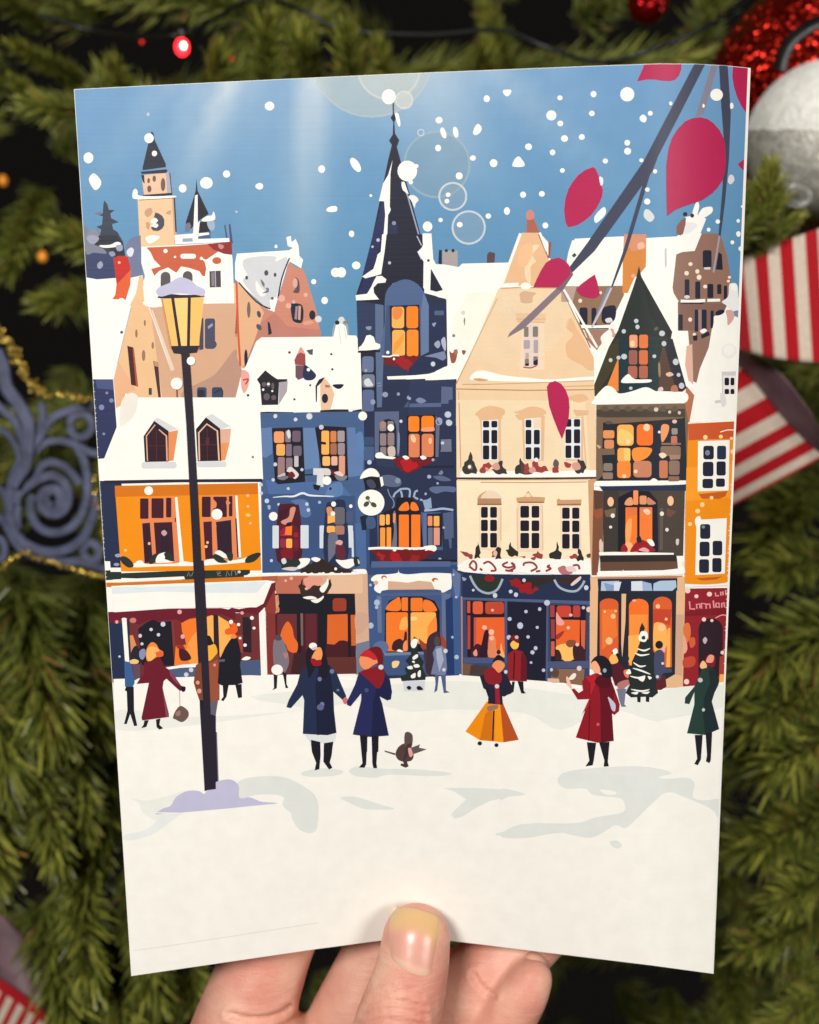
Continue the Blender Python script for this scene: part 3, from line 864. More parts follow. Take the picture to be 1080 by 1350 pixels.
for q in ("345 240 358 288 372 310 386 345 380 366 312 366 300 330 326 290", "505 300 530 292 530 320 550 340 556 368 500 366 470 340 505 330", "632 275 650 310 660 340 640 366 600 362 610 320 625 310", "960 280 990 290 1008 330 990 362 950 360 935 330 965 310"):
    jg((58, 54, 50), q)
s((110, 90, 84), "330 320 350 310 360 340 335 340"); s((80, 62, 58), "640 300 680 340 700 365 640 366")
for q in ("400 350 420 310 450 300 470 320 450 340 430 360 405 362", "650 330 675 305 690 340 670 364 650 360", "700 300 720 290 735 320 780 325 790 350 740 360 700 345", "880 300 920 310 915 330 885 322", "815 330 850 325 850 358 815 358"):
    jg((156, 62, 62), q)
for q in ("470 320 500 300 515 335 490 345", "680 340 705 325 720 350 690 362", "925 310 960 300 975 335 940 345", "430 330 450 335 440 352"):
    s('PK', q)
s((84, 92, 84), "832 282 850 300 845 325 820 322 820 298"); dots('W', "342 326 9 722 286 12")
l((74, 52, 42), 11, "264 391 700 394 1074 388", False); l('C3', 6, "405 414 700 416 1010 412", False); l('C2', 5, "270 402 1016 400", False)
s('W2', "388 512 402 488 450 460 500 474 520 512"); s((232, 206, 176), "400 510 420 470 470 464 508 490 512 510"); p((176, 132, 98), "388 506 522 506 524 544 386 544"); l((140, 96, 70), 8, "386 540 524 540", False); s('C3', "390 505 400 485 440 462 410 490 405 506")
p('C3', "608 502 650 497 676 462 700 496 772 500 768 530 612 530"); s('CW', "655 495 676 474 692 496"); l((140, 96, 70), 8, "620 528 765 528", False); p('C3', "838 514 850 505 860 514 980 512 976 546 840 546"); l((150, 108, 80), 9, "842 542 976 540", False)
for q in ("396 548 522 548 522 800 398 800", "612 535 756 535 760 810 616 810", "856 548 972 546 980 800 862 800"):
    p('CW', q)
for q in ("404 552 500 550 500 790 404 790", "628 545 742 545 742 792 628 795", "866 556 968 552 968 795 866 795"):
    p((240, 222, 200), q)
l('C2', 7, "520 560 520 745", False); l('C2', 5, "612 560 614 800", False); l('C2', 5, "756 545 760 800", False)
grid('N2', ((407, 446), (459, 498)), ((554, 616), (627, 692), (702, 786))); grid('N2', ((631, 681), (695, 739)), ((548, 616), (631, 692), (702, 790))); grid('N2', ((869, 912), (926, 967)), ((558, 622), (632, 698), (708, 792)))
p('W', "272 888 330 852 440 846 560 850 700 848 900 852 1032 850 1036 944 960 940 860 944 760 930 690 940 640 928 560 936 500 950 430 928 340 940 280 912")
for q in ("388 750 400 800 402 845 372 850 376 800", "505 780 522 790 524 850 490 852 488 800", "575 755 592 790 618 810 615 838 570 835 548 800 566 795", "842 750 850 800 868 815 860 850 800 845 795 825 830 800", "960 790 975 800 990 860 960 864 940 840 962 830"):
    jg((46, 44, 40), q)
for q in ("288 808 330 812 360 825 358 848 320 838", "700 830 730 805 760 825 755 848 720 840", "470 810 490 800 492 838 468 840", "910 835 950 822 956 848 920 850", "690 848 720 838 715 856", "620 836 660 834 655 845"):
    jg((150, 66, 62), q)
s((220, 182, 160), "500 815 486 800 476 820 490 840")
for st in ("340 890 360 862 380 880 374 915 340 892", "420 878 450 866 480 890 490 915 462 918", "560 868 530 885 560 900 598 888 580 872 600 900 560 920", "650 890 655 874 700 872 725 900 690 920", "800 885 785 895 805 905 775 920", "850 905 880 895 892 930 862 925", "930 888 960 886 968 910", "400 905 415 915", "720 922 745 918", "590 920 545 915"):
    l((146, 60, 62), 12, st)
for q in ("846 900 890 895 930 930 880 940 855 928", "300 895 330 870 335 905"):
    s((180, 110, 112) if q[0] == '8' else 'W', q)
s((224, 196, 196), "890 900 930 890 950 920 905 922"); s((90, 66, 52), "1008 826 1030 820 1028 842 1012 842")
# --- cream house shop
T(540, 740, 790)
p('NB', "270 50 310 60 430 72 700 76 1030 74 1030 245 1000 690 770 690 300 650"); p((56, 66, 100), "300 215 1025 230 1025 690 775 690 300 650"); p((50, 60, 92), "272 55 305 70 300 210 298 230")
p((62, 88, 134), "238 60 290 70 300 640 256 645 244 200"); p((36, 56, 100), "205 220 245 200 256 645 212 645"); p((170, 126, 122), "292 200 302 200 304 645 296 645")
p((94, 112, 150), "246 40 292 75 284 200 262 210 244 110"); dots((170, 184, 206), "250 76 7 266 204 8 268 545 13 244 432 7 200 508 12")
p('G', "350 82 530 96 505 150 440 182 390 150"); p((46, 40, 40), "560 98 830 84 820 120 700 150 600 130"); jg((58, 40, 38), "840 95 960 82 940 120 900 130 860 122")
e((140, 30, 34), 455, 97, 28, 18); jg((150, 28, 34), "568 105 620 100 640 130 690 120 700 165 720 145 735 160 700 185 640 180 620 150 580 140")
for st in ("344 82 368 130 400 166 450 182 500 160 530 100", "824 104 850 145 900 168 950 168 980 140 996 110"):
    l((158, 172, 184), 13, st)
s((222, 196, 196), "918 130 950 100 975 85 972 105 930 138")
dots((196, 204, 216), "487 194 13 606 190 12 576 172 11 363 164 8 1006 150 13 652 108 10"); s((150, 160, 185), "300 90 325 100 308 112")
p('N2', "322 222 545 226 546 548 330 545")
r((206, 80, 50), 328, 226, 346, 294, 5); r((216, 92, 56), 360, 228, 418, 300); r((186, 70, 50), 431, 230, 538, 300); p((226, 96, 46), "366 320 540 318 543 546 366 546"); p((180, 66, 56), "330 308 346 308 346 500 330 500")
p((190, 80, 70), "366 320 380 322 378 480 366 480"); s((70, 26, 44), "350 520 380 470 420 490 440 545 360 545"); s((46, 24, 42), "398 545 415 450 430 395 452 400 446 470 446 545"); s((222, 132, 90), "450 470 470 420 490 440 495 500 520 545 450 545"); s((244, 170, 100), "516 500 522 465 530 500 542 545 516 545")
dots((250, 180, 150), "427 376 14 466 403 16 467 437 14 472 278 8"); s((226, 150, 130), "362 520 380 500 386 535 370 538"); s((50, 34, 40), "495 515 510 502 520 520 505 530")
p((40, 40, 62), "552 228 786 236 776 686 664 682 664 560 556 540"); p((30, 30, 48), "560 232 780 238 770 684 664 680 662 560 562 540")
p((70, 84, 122), "540 226 556 226 556 560 544 560"); p('N2', "796 248 1005 250 1002 570 806 570")
r((160, 60, 60), 800, 250, 826, 318, 5); r((196, 66, 50), 838, 252, 920, 318); r((180, 64, 56), 930, 252, 972, 318); p((226, 98, 44), "834 332 970 334 968 500 950 560 834 560"); p((214, 96, 60), "974 336 1002 336 998 500 978 500"); r((200, 90, 70), 806, 455, 826, 540, 5); p((150, 60, 66), "804 330 826 330 828 440 806 440")
s((160, 50, 46), "836 420 880 395 870 420 840 446"); s((246, 186, 100), "832 490 870 470 915 476 940 510 930 560 880 566 850 520"); s((60, 34, 36), "828 510 850 505 866 540 860 562 830 560"); s((60, 32, 40), "930 490 960 470 995 500 998 560 940 562"); s((130, 76, 56), "890 470 905 448 945 452 940 478 910 490")
s((228, 160, 150), "836 290 850 310 880 345 872 364 838 356"); dots((232, 180, 160), "904 378 10 955 474 11 918 306 10"); 
p((72, 84, 120), "304 548 556 548 556 580 310 580"); p((74, 82, 116), "780 570 1020 566 1020 608 782 608"); p((112, 82, 66), "304 580 360 586 350 645 306 645"); p((70, 56, 56), "350 590 450 596 430 655 340 650")
p((134, 98, 78), "806 612 996 614 990 706 870 690 806 672"); s((90, 66, 56), "806 615 850 620 840 660 806 650"); p((214, 178, 152), "780 665 850 668 855 690 785 688")
p('B3', "300 205 1028 226 1028 246 790 236 786 690 776 690 780 236 550 226 540 228 300 218")
dots((186, 192, 212), "783 236 17 663 286 10 741 272 10 570 328 12 630 366 17 727 376 9 675 430 10 566 433 13 718 494 11 700 518 12 692 576 8 763 620 10 966 608 14 808 617 9 990 264 10")
p('C2', "1032 84 1074 92 1082 580 1028 578"); e((230, 190, 170), 1022, 274, 16)

# --- right-hand roofs
T(760, 80, 1010)
p('W', "-10 1014 265 1000 400 1010 575 1000 600 940 620 890 690 878 740 900 700 1000 700 1090 -10 1090")
s((222, 222, 224), "615 930 660 920 690 940 640 985 605 1000"); p((130, 86, 78), "570 990 572 940 600 905 625 892 622 930 605 998")
s('W', "660 890 672 830 690 800 700 830 690 880 720 840 770 832 775 860 745 885 700 905"); dots('N', "620 874 13 660 882 11"); s('W2', "390 850 415 850 445 890 420 918 385 890")
T(740, 310, 990)
p('W', "62 30 350 18 560 20 655 20 690 -5 800 -10 770 90 1000 440 1024 480 1004 1072 730 1068 690 962 190 964 185 640 0 330 40 100")
p('BR', "800 -10 905 -10 945 120 972 290 960 350 920 378 942 402 926 440 870 462 840 640 772 842 745 830 722 545 664 545 670 380 640 330 634 300 655 110 690 96 760 90")
p((128, 94, 84), "664 380 930 390 942 404 926 440 870 462 850 540 664 545")
r('N', 806, 86, 856, 188); p('N', "896 96 915 110 920 198 880 196"); p('W2', "812 184 850 182 848 196 816 196")
for q in ((703, 252, 730, 350), (763, 264, 792, 362), (832, 278, 866, 358), (888, 280, 912, 336), (926, 288, 944, 372), (760, 424, 780, 550), (800, 424, 828, 556), (850, 430, 868, 530), (668, 452, 692, 542)):
    r('N', *q)
s('N', "880 440 905 425 930 430 920 448 885 460"); l('W', 18, "680 376 740 378 820 372", True); l('N', 8, "680 388 810 388"); l('W', 16, "832 372 905 370"); p((150, 120, 120), "780 424 798 424 800 556 782 550")
p((156, 150, 168), "898 -5 908 -5 872 215 862 210"); e('W2', 716, 352, 16, 10)
dots((242, 216, 200), "736 165 12 714 217 13 775 207 12 785 240 14 820 293 12 958 240 9 952 262 9 734 481 11 758 566 10"); s('W', "790 545 815 532 830 545 805 560"); p('N', "795 570 840 548 846 570 800 590"); p('N2', "750 572 776 570 775 600 752 602")
s((226, 226, 224), "955 290 965 275 1000 280 1008 340 1012 430 985 440 940 400 915 380 950 350"); s('W', "965 280 985 276 1002 300 990 320 970 306"); s((120, 134, 160), "975 440 1010 430 1024 470 990 468")
p('W', "876 460 960 448 1024 478 1004 1072 730 1068 756 900 790 760 840 640"); s((206, 160, 150), "938 430 975 430 985 470 950 515 945 470")
e((228, 228, 226), 955, 660, 44, 44); e((238, 234, 226), 955, 655, 30, 30)
p((204, 196, 196), "914 778 1008 776 1002 904 916 906"); p((228, 224, 220), "922 800 998 800 994 900 924 902"); grid('N2', ((930, 956), (964, 986)), ((812, 856), (876, 906))); l((200, 198, 196), 16, "875 950 915 945 935 935"); s((214, 212, 210), "905 905 930 905 940 960 915 975")
p((216, 170, 152), "714 632 746 620 752 850 735 880 705 740"); p('W', "700 860 730 830 750 850 762 905 720 920"); p((176, 108, 76), "714 860 758 912 730 1065 700 1068 704 910")
p((176, 150, 140), "0 290 95 290 80 380 0 380"); p((138, 108, 84), "88 292 350 288 358 340 310 440 275 520 130 540 60 400")
r('N', 104, 412, 150, 512, 12); r('N', 172, 414, 200, 522, 10); s('N', "232 430 250 408 308 404 305 480 260 505 232 490")
l('W', 20, "115 520 200 524 292 520"); l('N', 6, "120 534 270 532"); p((156, 116, 100), "130 538 272 536 250 590 202 655 160 610"); s('W2', "250 480 280 470 292 490 262 500"); s('PK', "280 535 310 540 315 570 290 580")
s((236, 232, 224), "225 580 270 540 290 560 280 600 240 660 200 660 230 620")
l((190, 185, 195), 12, "285 300 240 400 175 525", False)
l('W', 13, "15 310 90 440 205 640", False)
l((150, 110, 80), 5, "8 320 130 570 205 655", False)
dots((240, 210, 190), "108 374 11 225 328 8 170 580 10"); l((70, 64, 68), 22, "68 108 80 122"); p((190, 190, 192), "588 80 600 70 602 170 590 190")
p((206, 140, 108), "358 -5 484 -5 484 90 352 100"); p((206, 130, 62), "352 80 390 70 400 92 484 80 482 180 440 230 400 330 348 330"); s((228, 176, 150), "435 50 465 40 475 70 440 80"); e((220, 160, 130), 410, 232, 12)
s('W', "400 280 425 235 425 280 330 520 310 560 300 520 350 400")
# --- green gable
p((40, 46, 44), "443 176 456 236 560 430 632 552 624 592 714 872 690 892 555 888 330 902 190 918 188 852 270 640 322 545 412 290 426 246")
p((34, 39, 38), "456 236 632 552 624 592 570 560 500 440 480 330")
p((62, 58, 38), "272 640 326 586 334 700 205 905 190 918 190 852"); p((226, 130, 58), "328 690 330 892 258 868"); p((84, 60, 48), "582 610 652 885 555 888 556 730"); p((37, 38, 48), "608 590 634 590 714 872 660 892 600 660")
p((30, 50, 58), "326 590 556 588 552 888 326 902"); p((36, 52, 52), "495 560 555 590 552 888 500 880"); p((28, 34, 42), "384 562 498 562 498 822 384 822")
for c_, q in (((228, 152, 112), (388, 568, 434, 642)), ((216, 118, 66), (443, 567, 494, 644)), ((146, 92, 80), (385, 655, 433, 737)), ((204, 108, 66), (443, 655, 493, 737)), ((166, 98, 76), (380, 745, 433, 816)), ((166, 98, 76), (443, 744, 493, 816))):
    r(c_, *q)
e((246, 200, 150), 405, 618, 14, 18); s('W', "340 838 378 792 405 812 430 822 508 822 504 838 420 842")
s('W', "188 932 230 880 262 858 300 872 330 902 400 890 482 866 540 890 600 902 712 898 692 960 440 964 192 966")
dots((190, 196, 200), "427 489 13 434 523 12 356 548 12 574 560 17 585 618 14 530 690 11 358 692 17 326 698 12 281 712 11 652 722 17 668 796 11 685 858 16 396 872 10"); s((220, 180, 165), "595 790 620 780 640 796 610 806")
s((216, 190, 190), "555 870 575 865 580 885 552 888"); s((176, 112, 84), "630 860 655 855 665 890 625 888"); s((90, 88, 66), "528 532 548 522 552 535 535 545"); s((150, 130, 90), "552 735 562 730 565 800 555 800")
# --- dark timber house
T(740, 540, 990)
p((116, 94, 74), "200 -28 704 -36 722 60 718 402 198 405"); p((70, 62, 52), "200 0 704 -4 706 42 250 45 200 40")
for k in range(7):
    s((96, 80, 64), f"{225+k*66} {-8+k} {255+k*66} {-22} {270+k*66} {6} {240+k*66} {10}")
dots((214, 190, 170), "540 0 13 617 14 9 672 18 9"); s((90, 76, 62), "250 70 280 65 300 88 262 92")
p((34, 38, 46), "238 70 262 84 690 50 704 42 716 402 205 405 240 370 232 262 236 150"); p('N', "536 80 560 76 558 405 525 405")
p((116, 94, 74), "205 222 302 222 305 256 205 260"); 
for c_, q in (((222, 142, 88), (238, 118, 302, 164)), ((212, 138, 94), (245, 172, 300, 222)), ((132, 118, 108), (240, 305, 292, 350)), ((142, 118, 104), (236, 358, 294, 396)), ((246, 170, 84), (318, 86, 412, 206)), ((240, 112, 40), (430, 84, 522, 204)),
              ((244, 166, 80), (320, 218, 394, 300)), ((238, 132, 56), (318, 294, 395, 390)), ((192, 126, 96), (410, 292, 514, 386)), ((132, 104, 86), (565, 208, 680, 264)), ((192, 118, 84), (558, 290, 606, 390)), ((134, 110, 94), (612, 290, 674, 372)), ((192, 112, 92), (625, 150, 660, 202)), ((150, 140, 130), (628, 106, 662, 142)), ((142, 98, 80), (610, 380, 672, 408)), ((140, 108, 90), (570, 190, 682, 200))):
    r(c_, *q)
s((240, 140, 56), "410 222 512 220 500 262 460 288 412 290"); s((228, 150, 98), "570 92 612 90 606 140 572 186"); s((250, 196, 110), "325 130 350 110 400 140 410 170 380 200 325 190"); p((250, 196, 110), "355 222 392 222 390 290 360 290")
dots((250, 206, 160), "486 102 19 380 182 14 358 378 12 424 352 11"); s((250, 210, 180), "556 255 580 245 600 262 575 278"); e((230, 180, 160), 645, 68, 14, 11); dots('W3', "558 128 8"); s((200, 160, 140), "200 200 225 210 215 222"); p((160, 126, 108), "614 258 680 258 676 282 620 286")
p('NB', "212 428 716 424 716 462 320 466 236 462"); p((72, 62, 54), "236 462 704 462 694 832 240 832"); p((60, 54, 50), "236 462 326 462 326 832 240 832"); p((122, 78, 58), "184 458 240 464 236 745 216 830 206 942 174 942"); s((150, 80, 60), "186 575 225 560 236 600 200 620"); p((90, 62, 52), "186 462 242 466 236 560 190 570")
p('N2', "322 812 324 500 400 462 500 464 548 520 552 812"); s((222, 152, 108), "362 542 372 512 400 500 408 542"); r('SK', 410, 460, 438, 542); r((222, 146, 100), 446, 490, 486, 540); s((200, 130, 100), "492 540 492 500 520 516 538 536")
r('OL', 366, 556, 436, 812, 5); r((240, 120, 52), 446, 556, 518, 800, 5); s((246, 160, 90), "366 660 400 620 396 720 372 800"); p((222, 112, 64), "375 556 430 556 430 600 375 610"); p((216, 124, 84), "450 556 512 556 510 592 450 588"); p('N2', "432 545 446 545 444 720 432 720"); s((250, 196, 160), "466 575 490 565 508 585 490 600")
s((240, 176, 120), "366 760 400 760 410 810 366 810"); s('R', "340 792 356 764 378 790 372 812 345 808"); s('R', "392 810 420 762 460 742 492 758 528 790 528 808 440 806"); s('N', "428 735 440 712 456 735 455 755 435 758"); s('W', "488 742 515 740 532 772 510 775"); s((226, 160, 160), "440 800 470 785 500 800 490 812")
e((244, 188, 142), 281, 525, 18, 27); e((244, 188, 142), 622, 520, 18, 28); p((110, 92, 70), "245 575 310 560 308 610 255 612"); p((104, 72, 56), "600 560 655 580 625 612 600 605"); p((92, 82, 72), "560 560 580 560 578 800 560 800")
dots((230, 220, 208), "293 604 12 281 669 9 573 593 12 602 684 10 662 745 9"); e((200, 196, 192), 661, 755, 9, 18); s((222, 186, 170), "216 750 228 740 236 800 218 810")
s('W', "188 428 240 410 330 405 480 412 526 391 566 410 640 410 718 404 716 424 600 430 480 432 220 436"); p('W', "214 812 300 810 640 816 640 826 216 830"); p((44, 38, 38), "218 832 655 828 660 868 222 868"); s((44, 38, 38), "240 850 300 860 330 880 350 860 400 870 280 880")
p((98, 70, 56), "222 868 660 864 664 912 222 918"); s('W', "205 940 215 925 345 922 350 910 362 922 460 928 600 912 690 906 688 938 460 944 210 950"); s((240, 220, 200), "684 872 700 866 710 890 695 896")
p((176, 120, 84), "185 955 690 945 690 966 190 972"); p((32, 40, 60), "205 965 690 960 690 1085 210 1085")
for c_, q in (((170, 190, 212), "228 978 330 975 325 1042 224 1042"), ((206, 214, 222), "300 985 342 980 326 1040 300 1040"), ((206, 214, 222), "398 978 462 976 464 1042 398 1042"), ((150, 172, 204), "464 978 512 990 520 1045 464 1045"), ((166, 188, 212), "525 990 560 975 652 972 656 1010 620 1042 522 1045")):
    p(c_, q)
p((128, 150, 190), "240 985 300 1000 298 1040 260 1040")
p('C2', "164 955 206 958 214 1090 170 1090"); p('C2', "660 955 700 950 704 1090 660 1090")
T(730, 780, 980)
p((34, 38, 50), "246 -5 704 -5 692 480 640 545 240 420")
p('C2', "206 -5 252 -5 246 372 240 440 206 440"); p('C2', "698 -5 748 -5 738 545 640 552 620 510 690 470"); p('C2', "386 12 412 12 408 170 390 378 384 300"); p((200, 160, 132), "698 130 740 130 732 480 690 470")
arch('OD', 262, 38, 368, 420, 30); arch((236, 110, 40), 428, 40, 540, 420, 40); arch('OD', 565, 28, 672, 430, 40)
p((230, 116, 50), "275 100 350 100 362 250 275 330"); p('OY', "425 250 500 240 480 330 440 420 425 400"); p((240, 140, 60), "432 130 536 130 530 240 430 250"); s('OY', "570 190 600 175 640 200 645 300 620 330 570 330"); p('OY', "648 210 664 205 662 430 640 430"); p((190, 66, 40), "565 100 672 100 660 190 600 170 566 180")
dots((250, 190, 140), "315 280 20 338 140 14 614 204 22 593 83 13 640 156 9 290 114 7 352 110 8"); e((244, 170, 130), 458, 50, 12, 6)
# --- red shop and yellow house, right
T(740, 540, 990)
p('O', "722 80 1004 66 984 600 962 986 704 1002 706 560"); p((196, 84, 42), "722 84 1004 66 996 165 850 168 724 176"); p((240, 150, 34), "712 330 990 310 984 500 708 520")
l('W', 5, "905 128 950 116 1000 120"); p('W', "778 180 958 174 952 460 776 466"); p('W', "770 628 942 618 930 934 762 942")
s('W', "760 640 770 612 790 608 796 640 780 690")
for q in ((808, 206, 868, 284), (886, 206, 938, 284), (805, 297, 866, 380), (883, 295, 936, 376), (803, 394, 864, 448), (880, 392, 931, 440), (790, 652, 848, 736), (787, 752, 844, 836), (861, 747, 916, 830), (784, 852, 841, 930), (859, 845, 912, 926)):
    r('NB' if q[0] > 885 else 'N', *q)
p((190, 90, 34), "782 482 945 464 934 494 900 508 800 508"); p((190, 90, 34), "768 960 915 950 880 968 800 974")
dots((248, 206, 140), "855 502 11 802 541 13 776 578 14 732 652 12 908 154 12 820 158 13 968 164 9 975 240 13 980 300 10"); dots((120, 126, 150), "832 246 14 808 668 10")
p('W', "704 992 850 998 960 982 964 998 850 1006 704 1010"); 
T(730, 780, 980)
p((142, 32, 42), "748 -18 1004 -22 994 532 940 532 735 550"); p((120, 26, 36), "748 110 1000 90 1000 130 745 140")
s((216, 112, 60), "740 190 770 180 780 240 760 290 740 250"); s((206, 90, 56), "770 270 800 260 805 300 780 320"); s((230, 160, 130), "740 250 755 280 760 330 738 350"); s((190, 70, 50), "740 380 800 370 800 420 740 430")
arch((44, 28, 38), 824, 150, 962, 480, 60); p((160, 60, 50), "945 370 990 350 985 470 940 470"); p('OY', "944 470 978 470 975 525 940 528"); l((230, 170, 165), 5, "920 150 960 132 995 140")
for st in ("772 55 776 98 804 98", "815 96 812 72 832 70 832 94", "842 96 840 66 866 70 868 96", "868 72 888 70 890 94", "908 50 912 92", "922 90 924 66 940 64 942 90 924 84", "956 90 956 66 968 62 972 88", "980 66 996 60 996 86", "920 5 922 24 940 22", "950 0 952 22", "962 -2 964 20", "980 20 978 -8 992 -8 994 18"):
    l((226, 150, 156), 8, st, False)
dots((240, 200, 196), "886 14 15 812 26 12 855 158 12 756 512 15 960 346 11 762 -6 16 900 164 9"); s((190, 170, 180), "848 275 862 258 874 275 860 298")

# --- snowy square
T(0, 0)
p('W', [(150, 895), (330, 890), (480, 896), (610, 890), (720, 898), (790, 912), (900, 906), (960, 898), (952, 1284)] + [(x, y - .6) for x, y in BOT] + [(160, 1289)])
s('SH2', "150 960 160 935 250 945 400 935 330 918 480 905 620 898 800 920 900 905 965 905 960 930 880 948 860 950 800 935 740 962 690 940 590 935 540 938 480 925 440 930 300 950 200 962")
T(400, 950, 670)
s('SH', "240 265 290 240 400 252 600 256 780 276 700 292 460 284 380 300 280 292"); s('SH', "0 268 100 250 205 262 190 285 80 296 0 290"); s('SH', "195 405 280 402 400 440 478 465 330 466 250 435"); 
p('SH', "740 355 900 354 1085 364 1085 398 980 424 900 465 840 505 795 515 780 495 800 470 858 415 800 375"); s('SH', "-60 360 0 365 72 412 58 470 70 520 68 572 -20 575 -50 500 -110 440")
s('SH', "1010 600 1080 580 1080 605")
T(660, 950, 960)
s('SH', "0 325 60 330 118 350 40 360 0 375")
s('SH', "270 288 300 246 420 226 620 215 740 225 812 248 750 268 800 275 880 270 920 296 912 360 960 378 1046 376 1040 470 1000 420 880 365 790 340 720 392 660 450 600 505 560 505 520 510 430 555 330 540 270 532 100 558 0 546 100 490 350 486 450 458 580 434 586 390 560 366 440 352 400 322 310 322")
s('W', "470 325 540 335 545 348 500 350"); e('SH2', 300, 0, 70, 26); e('W', 548, 535, 38, 40); s('SH', "518 575 550 568 576 590 560 606 535 600")
T(150, 980, 420)
s('SH2', "90 285 170 302 280 278 400 250 380 360 250 392 215 402 150 360 140 320"); s((226, 229, 226), "60 482 180 450 260 378 360 360 290 420 200 482 70 512")
s('SH', "655 205 740 176 880 174 980 212 1074 295 1066 458 985 458 938 385 945 330 880 275 760 270 665 290")
p((112, 108, 130), "536 -60 546 -60 556 230 544 230")
p('PO', "462 -80 540 -80 550 220 480 252 472 100")
s('LV', "222 372 262 342 302 328 330 282 390 250 450 250 480 265 505 222 560 196 620 190 660 222 664 286 720 284 780 306 866 314 780 324 540 348 300 368")
s((236, 232, 224), "222 366 225 362 400 366 300 372")
# --- lamp post
T(0, 0)
p('PO', "239 464 250 464 255 540 264 700 272 880 285 940 285 985 267 985 264 939 262 880 255 740 246 560")
p('PO', "264 937 283 936 285 1040 270 1042"); 
T(110, 310, 360)
p((242, 186, 104), "443 350 688 350 656 638 500 642"); p((250, 200, 120), "520 356 590 354 590 636 550 638")
for st in ("508 356 550 640", "604 352 598 636"):
    l('PO', 17, st, False)
s('PO', "428 348 500 336 560 340 672 340 682 352 560 358 440 360"); p('PO', "496 632 662 630 646 668 560 676 516 672"); l((200, 150, 100), 6, "446 360 500 640", False)
s('LV', "414 325 430 298 490 272 548 240 610 256 645 286 692 312 684 346 640 340 552 332 500 336 440 350")
e('W', 614, 717, 24); e('W', 532, 846, 34)

T(0, 0)
l((222, 216, 208), 1.0, "176 1253 260 1241 420 1216")
# ---------------- people of the picture
T(130, 740, 380)
p((58, 92, 142), "148 566 188 578 208 690 196 716 152 714"); p((96, 70, 88), "196 584 240 586 240 660 204 680"); s((230, 190, 120), "180 566 205 556 230 566 222 582 186 582")
p('N2', "158 714 202 714 204 850 222 935 204 938 182 868 162 926 147 926 166 850 162 740 150 734")
s((238, 132, 60), "274 500 300 462 328 470 346 500 368 515 366 540 335 545 310 560 285 572 272 552"); s((246, 178, 96), "278 500 310 484 345 505 325 540 296 568 276 550"); s((226, 96, 46), "325 520 360 512 370 535 340 545"); s((130, 140, 172), "235 510 262 498 270 530 252 560 234 545")
p('M', "262 574 300 566 352 545 378 600 425 640 472 708 494 714 494 738 462 736 388 668 372 682 366 722 402 868 402 886 250 906 246 890 288 692 218 698 236 668 262 640")
p((128, 66, 84), "402 612 440 660 466 706 440 690 410 650"); p((128, 66, 84), "362 700 398 860 398 886 385 886 372 780"); s('N2', "470 716 496 714 494 738 478 742")
p('N2', "262 906 288 903 274 942 244 950 258 930"); p('N2', "328 900 354 894 348 930 370 950 348 958 332 944")
l((150, 96, 86), 3, "463 735 465 825"); s((106, 82, 76), "425 890 440 850 470 822 510 850 512 885 478 915 440 900"); s((150, 116, 108), "440 862 465 848 466 875 445 880")
s((238, 170, 56), "618 490 645 468 668 478 678 520 655 555 620 562"); s('N2', "590 440 630 422 650 455 655 470 622 480 600 470"); p((122, 66, 46), "556 590 600 566 640 566 680 520 690 560 690 790 640 800 575 790 558 740 543 690"); p((150, 80, 56), "630 580 680 560 688 790 640 798"); p((98, 92, 104), "636 800 682 790 668 880 640 870"); p('N2', "580 790 600 790 600 860"); dots((224, 150, 130), "566 690 11 575 738 13 662 590 8")
p((30, 28, 38), "750 448 766 432 790 434 802 480 812 530 806 590 822 692 780 704 700 706 680 692 690 560 722 490"); p((30, 28, 38), "708 702 742 704 730 770 712 796 698 790 712 770"); p((30, 28, 38), "780 702 816 698 818 775 796 778")
s((238, 130, 60), "752 430 775 412 788 432 770 440"); p((80, 94, 126), "686 560 720 556 720 570 690 572")
p('PO', "555 -5 600 -5 616 300 640 858 600 858")
T(330, 740, 580)
s((122, 112, 122), "135 450 165 438 190 455 215 520 222 560 216 600 190 640 145 625 130 540"); s((80, 70, 80), "140 430 165 415 180 445 150 450"); p('N2', "134 640 156 640 152 722 126 734 136 720"); p('N2', "184 625 206 640 208 700 218 720 202 722"); e('W', 154, 617, 33, 30); s((170, 120, 120), "190 520 215 525 210 550 195 545")
p('NB', "300 610 350 588 450 588 490 632 548 768 530 792 474 742 478 850 492 976 440 990 300 982 308 790 298 762 232 836 206 830 220 790 268 700 284 640")
p((29, 32, 54), "395 590 452 590 470 740 476 850 490 976 380 990 372 700"); s('N2', "318 520 350 478 402 478 430 530 446 620 430 660 400 660 380 600 340 660 328 640")
s((238, 152, 92), "350 550 380 496 402 492 412 530 396 575 366 582"); s((150, 26, 38), "344 560 362 552 380 562 402 560 404 590 362 594"); e('W', 358, 481, 23, 18); s((216, 190, 190), "350 496 374 484 384 494 360 506")
p((217, 220, 222), "310 984 440 992 492 978 482 1030 420 1035 345 1036"); s((206, 110, 110), "526 790 545 772 558 796 540 814")
dots((110, 118, 158), "396 670 12 466 626 13 500 733 8 410 814 13"); e((90, 98, 140), 400, 830, 20, 18)
p((38, 42, 86), "620 632 700 616 762 620 796 672 808 742 802 786 780 792 738 770 752 810 790 992 680 1000 584 986 590 960 632 790 632 752 572 826 552 818 550 800 596 704")
p((31, 34, 70), "740 640 796 672 808 742 802 786 780 792 738 770 752 810 790 992 690 998 700 800"); s('SK', "622 555 650 520 705 545 728 572 700 592 662 616 630 596"); s((110, 26, 32), "665 506 712 484 748 500 756 560 750 605 726 590 722 556 690 520"); s((192, 38, 48), "624 536 664 502 700 520 724 552 706 562 672 546 630 540")
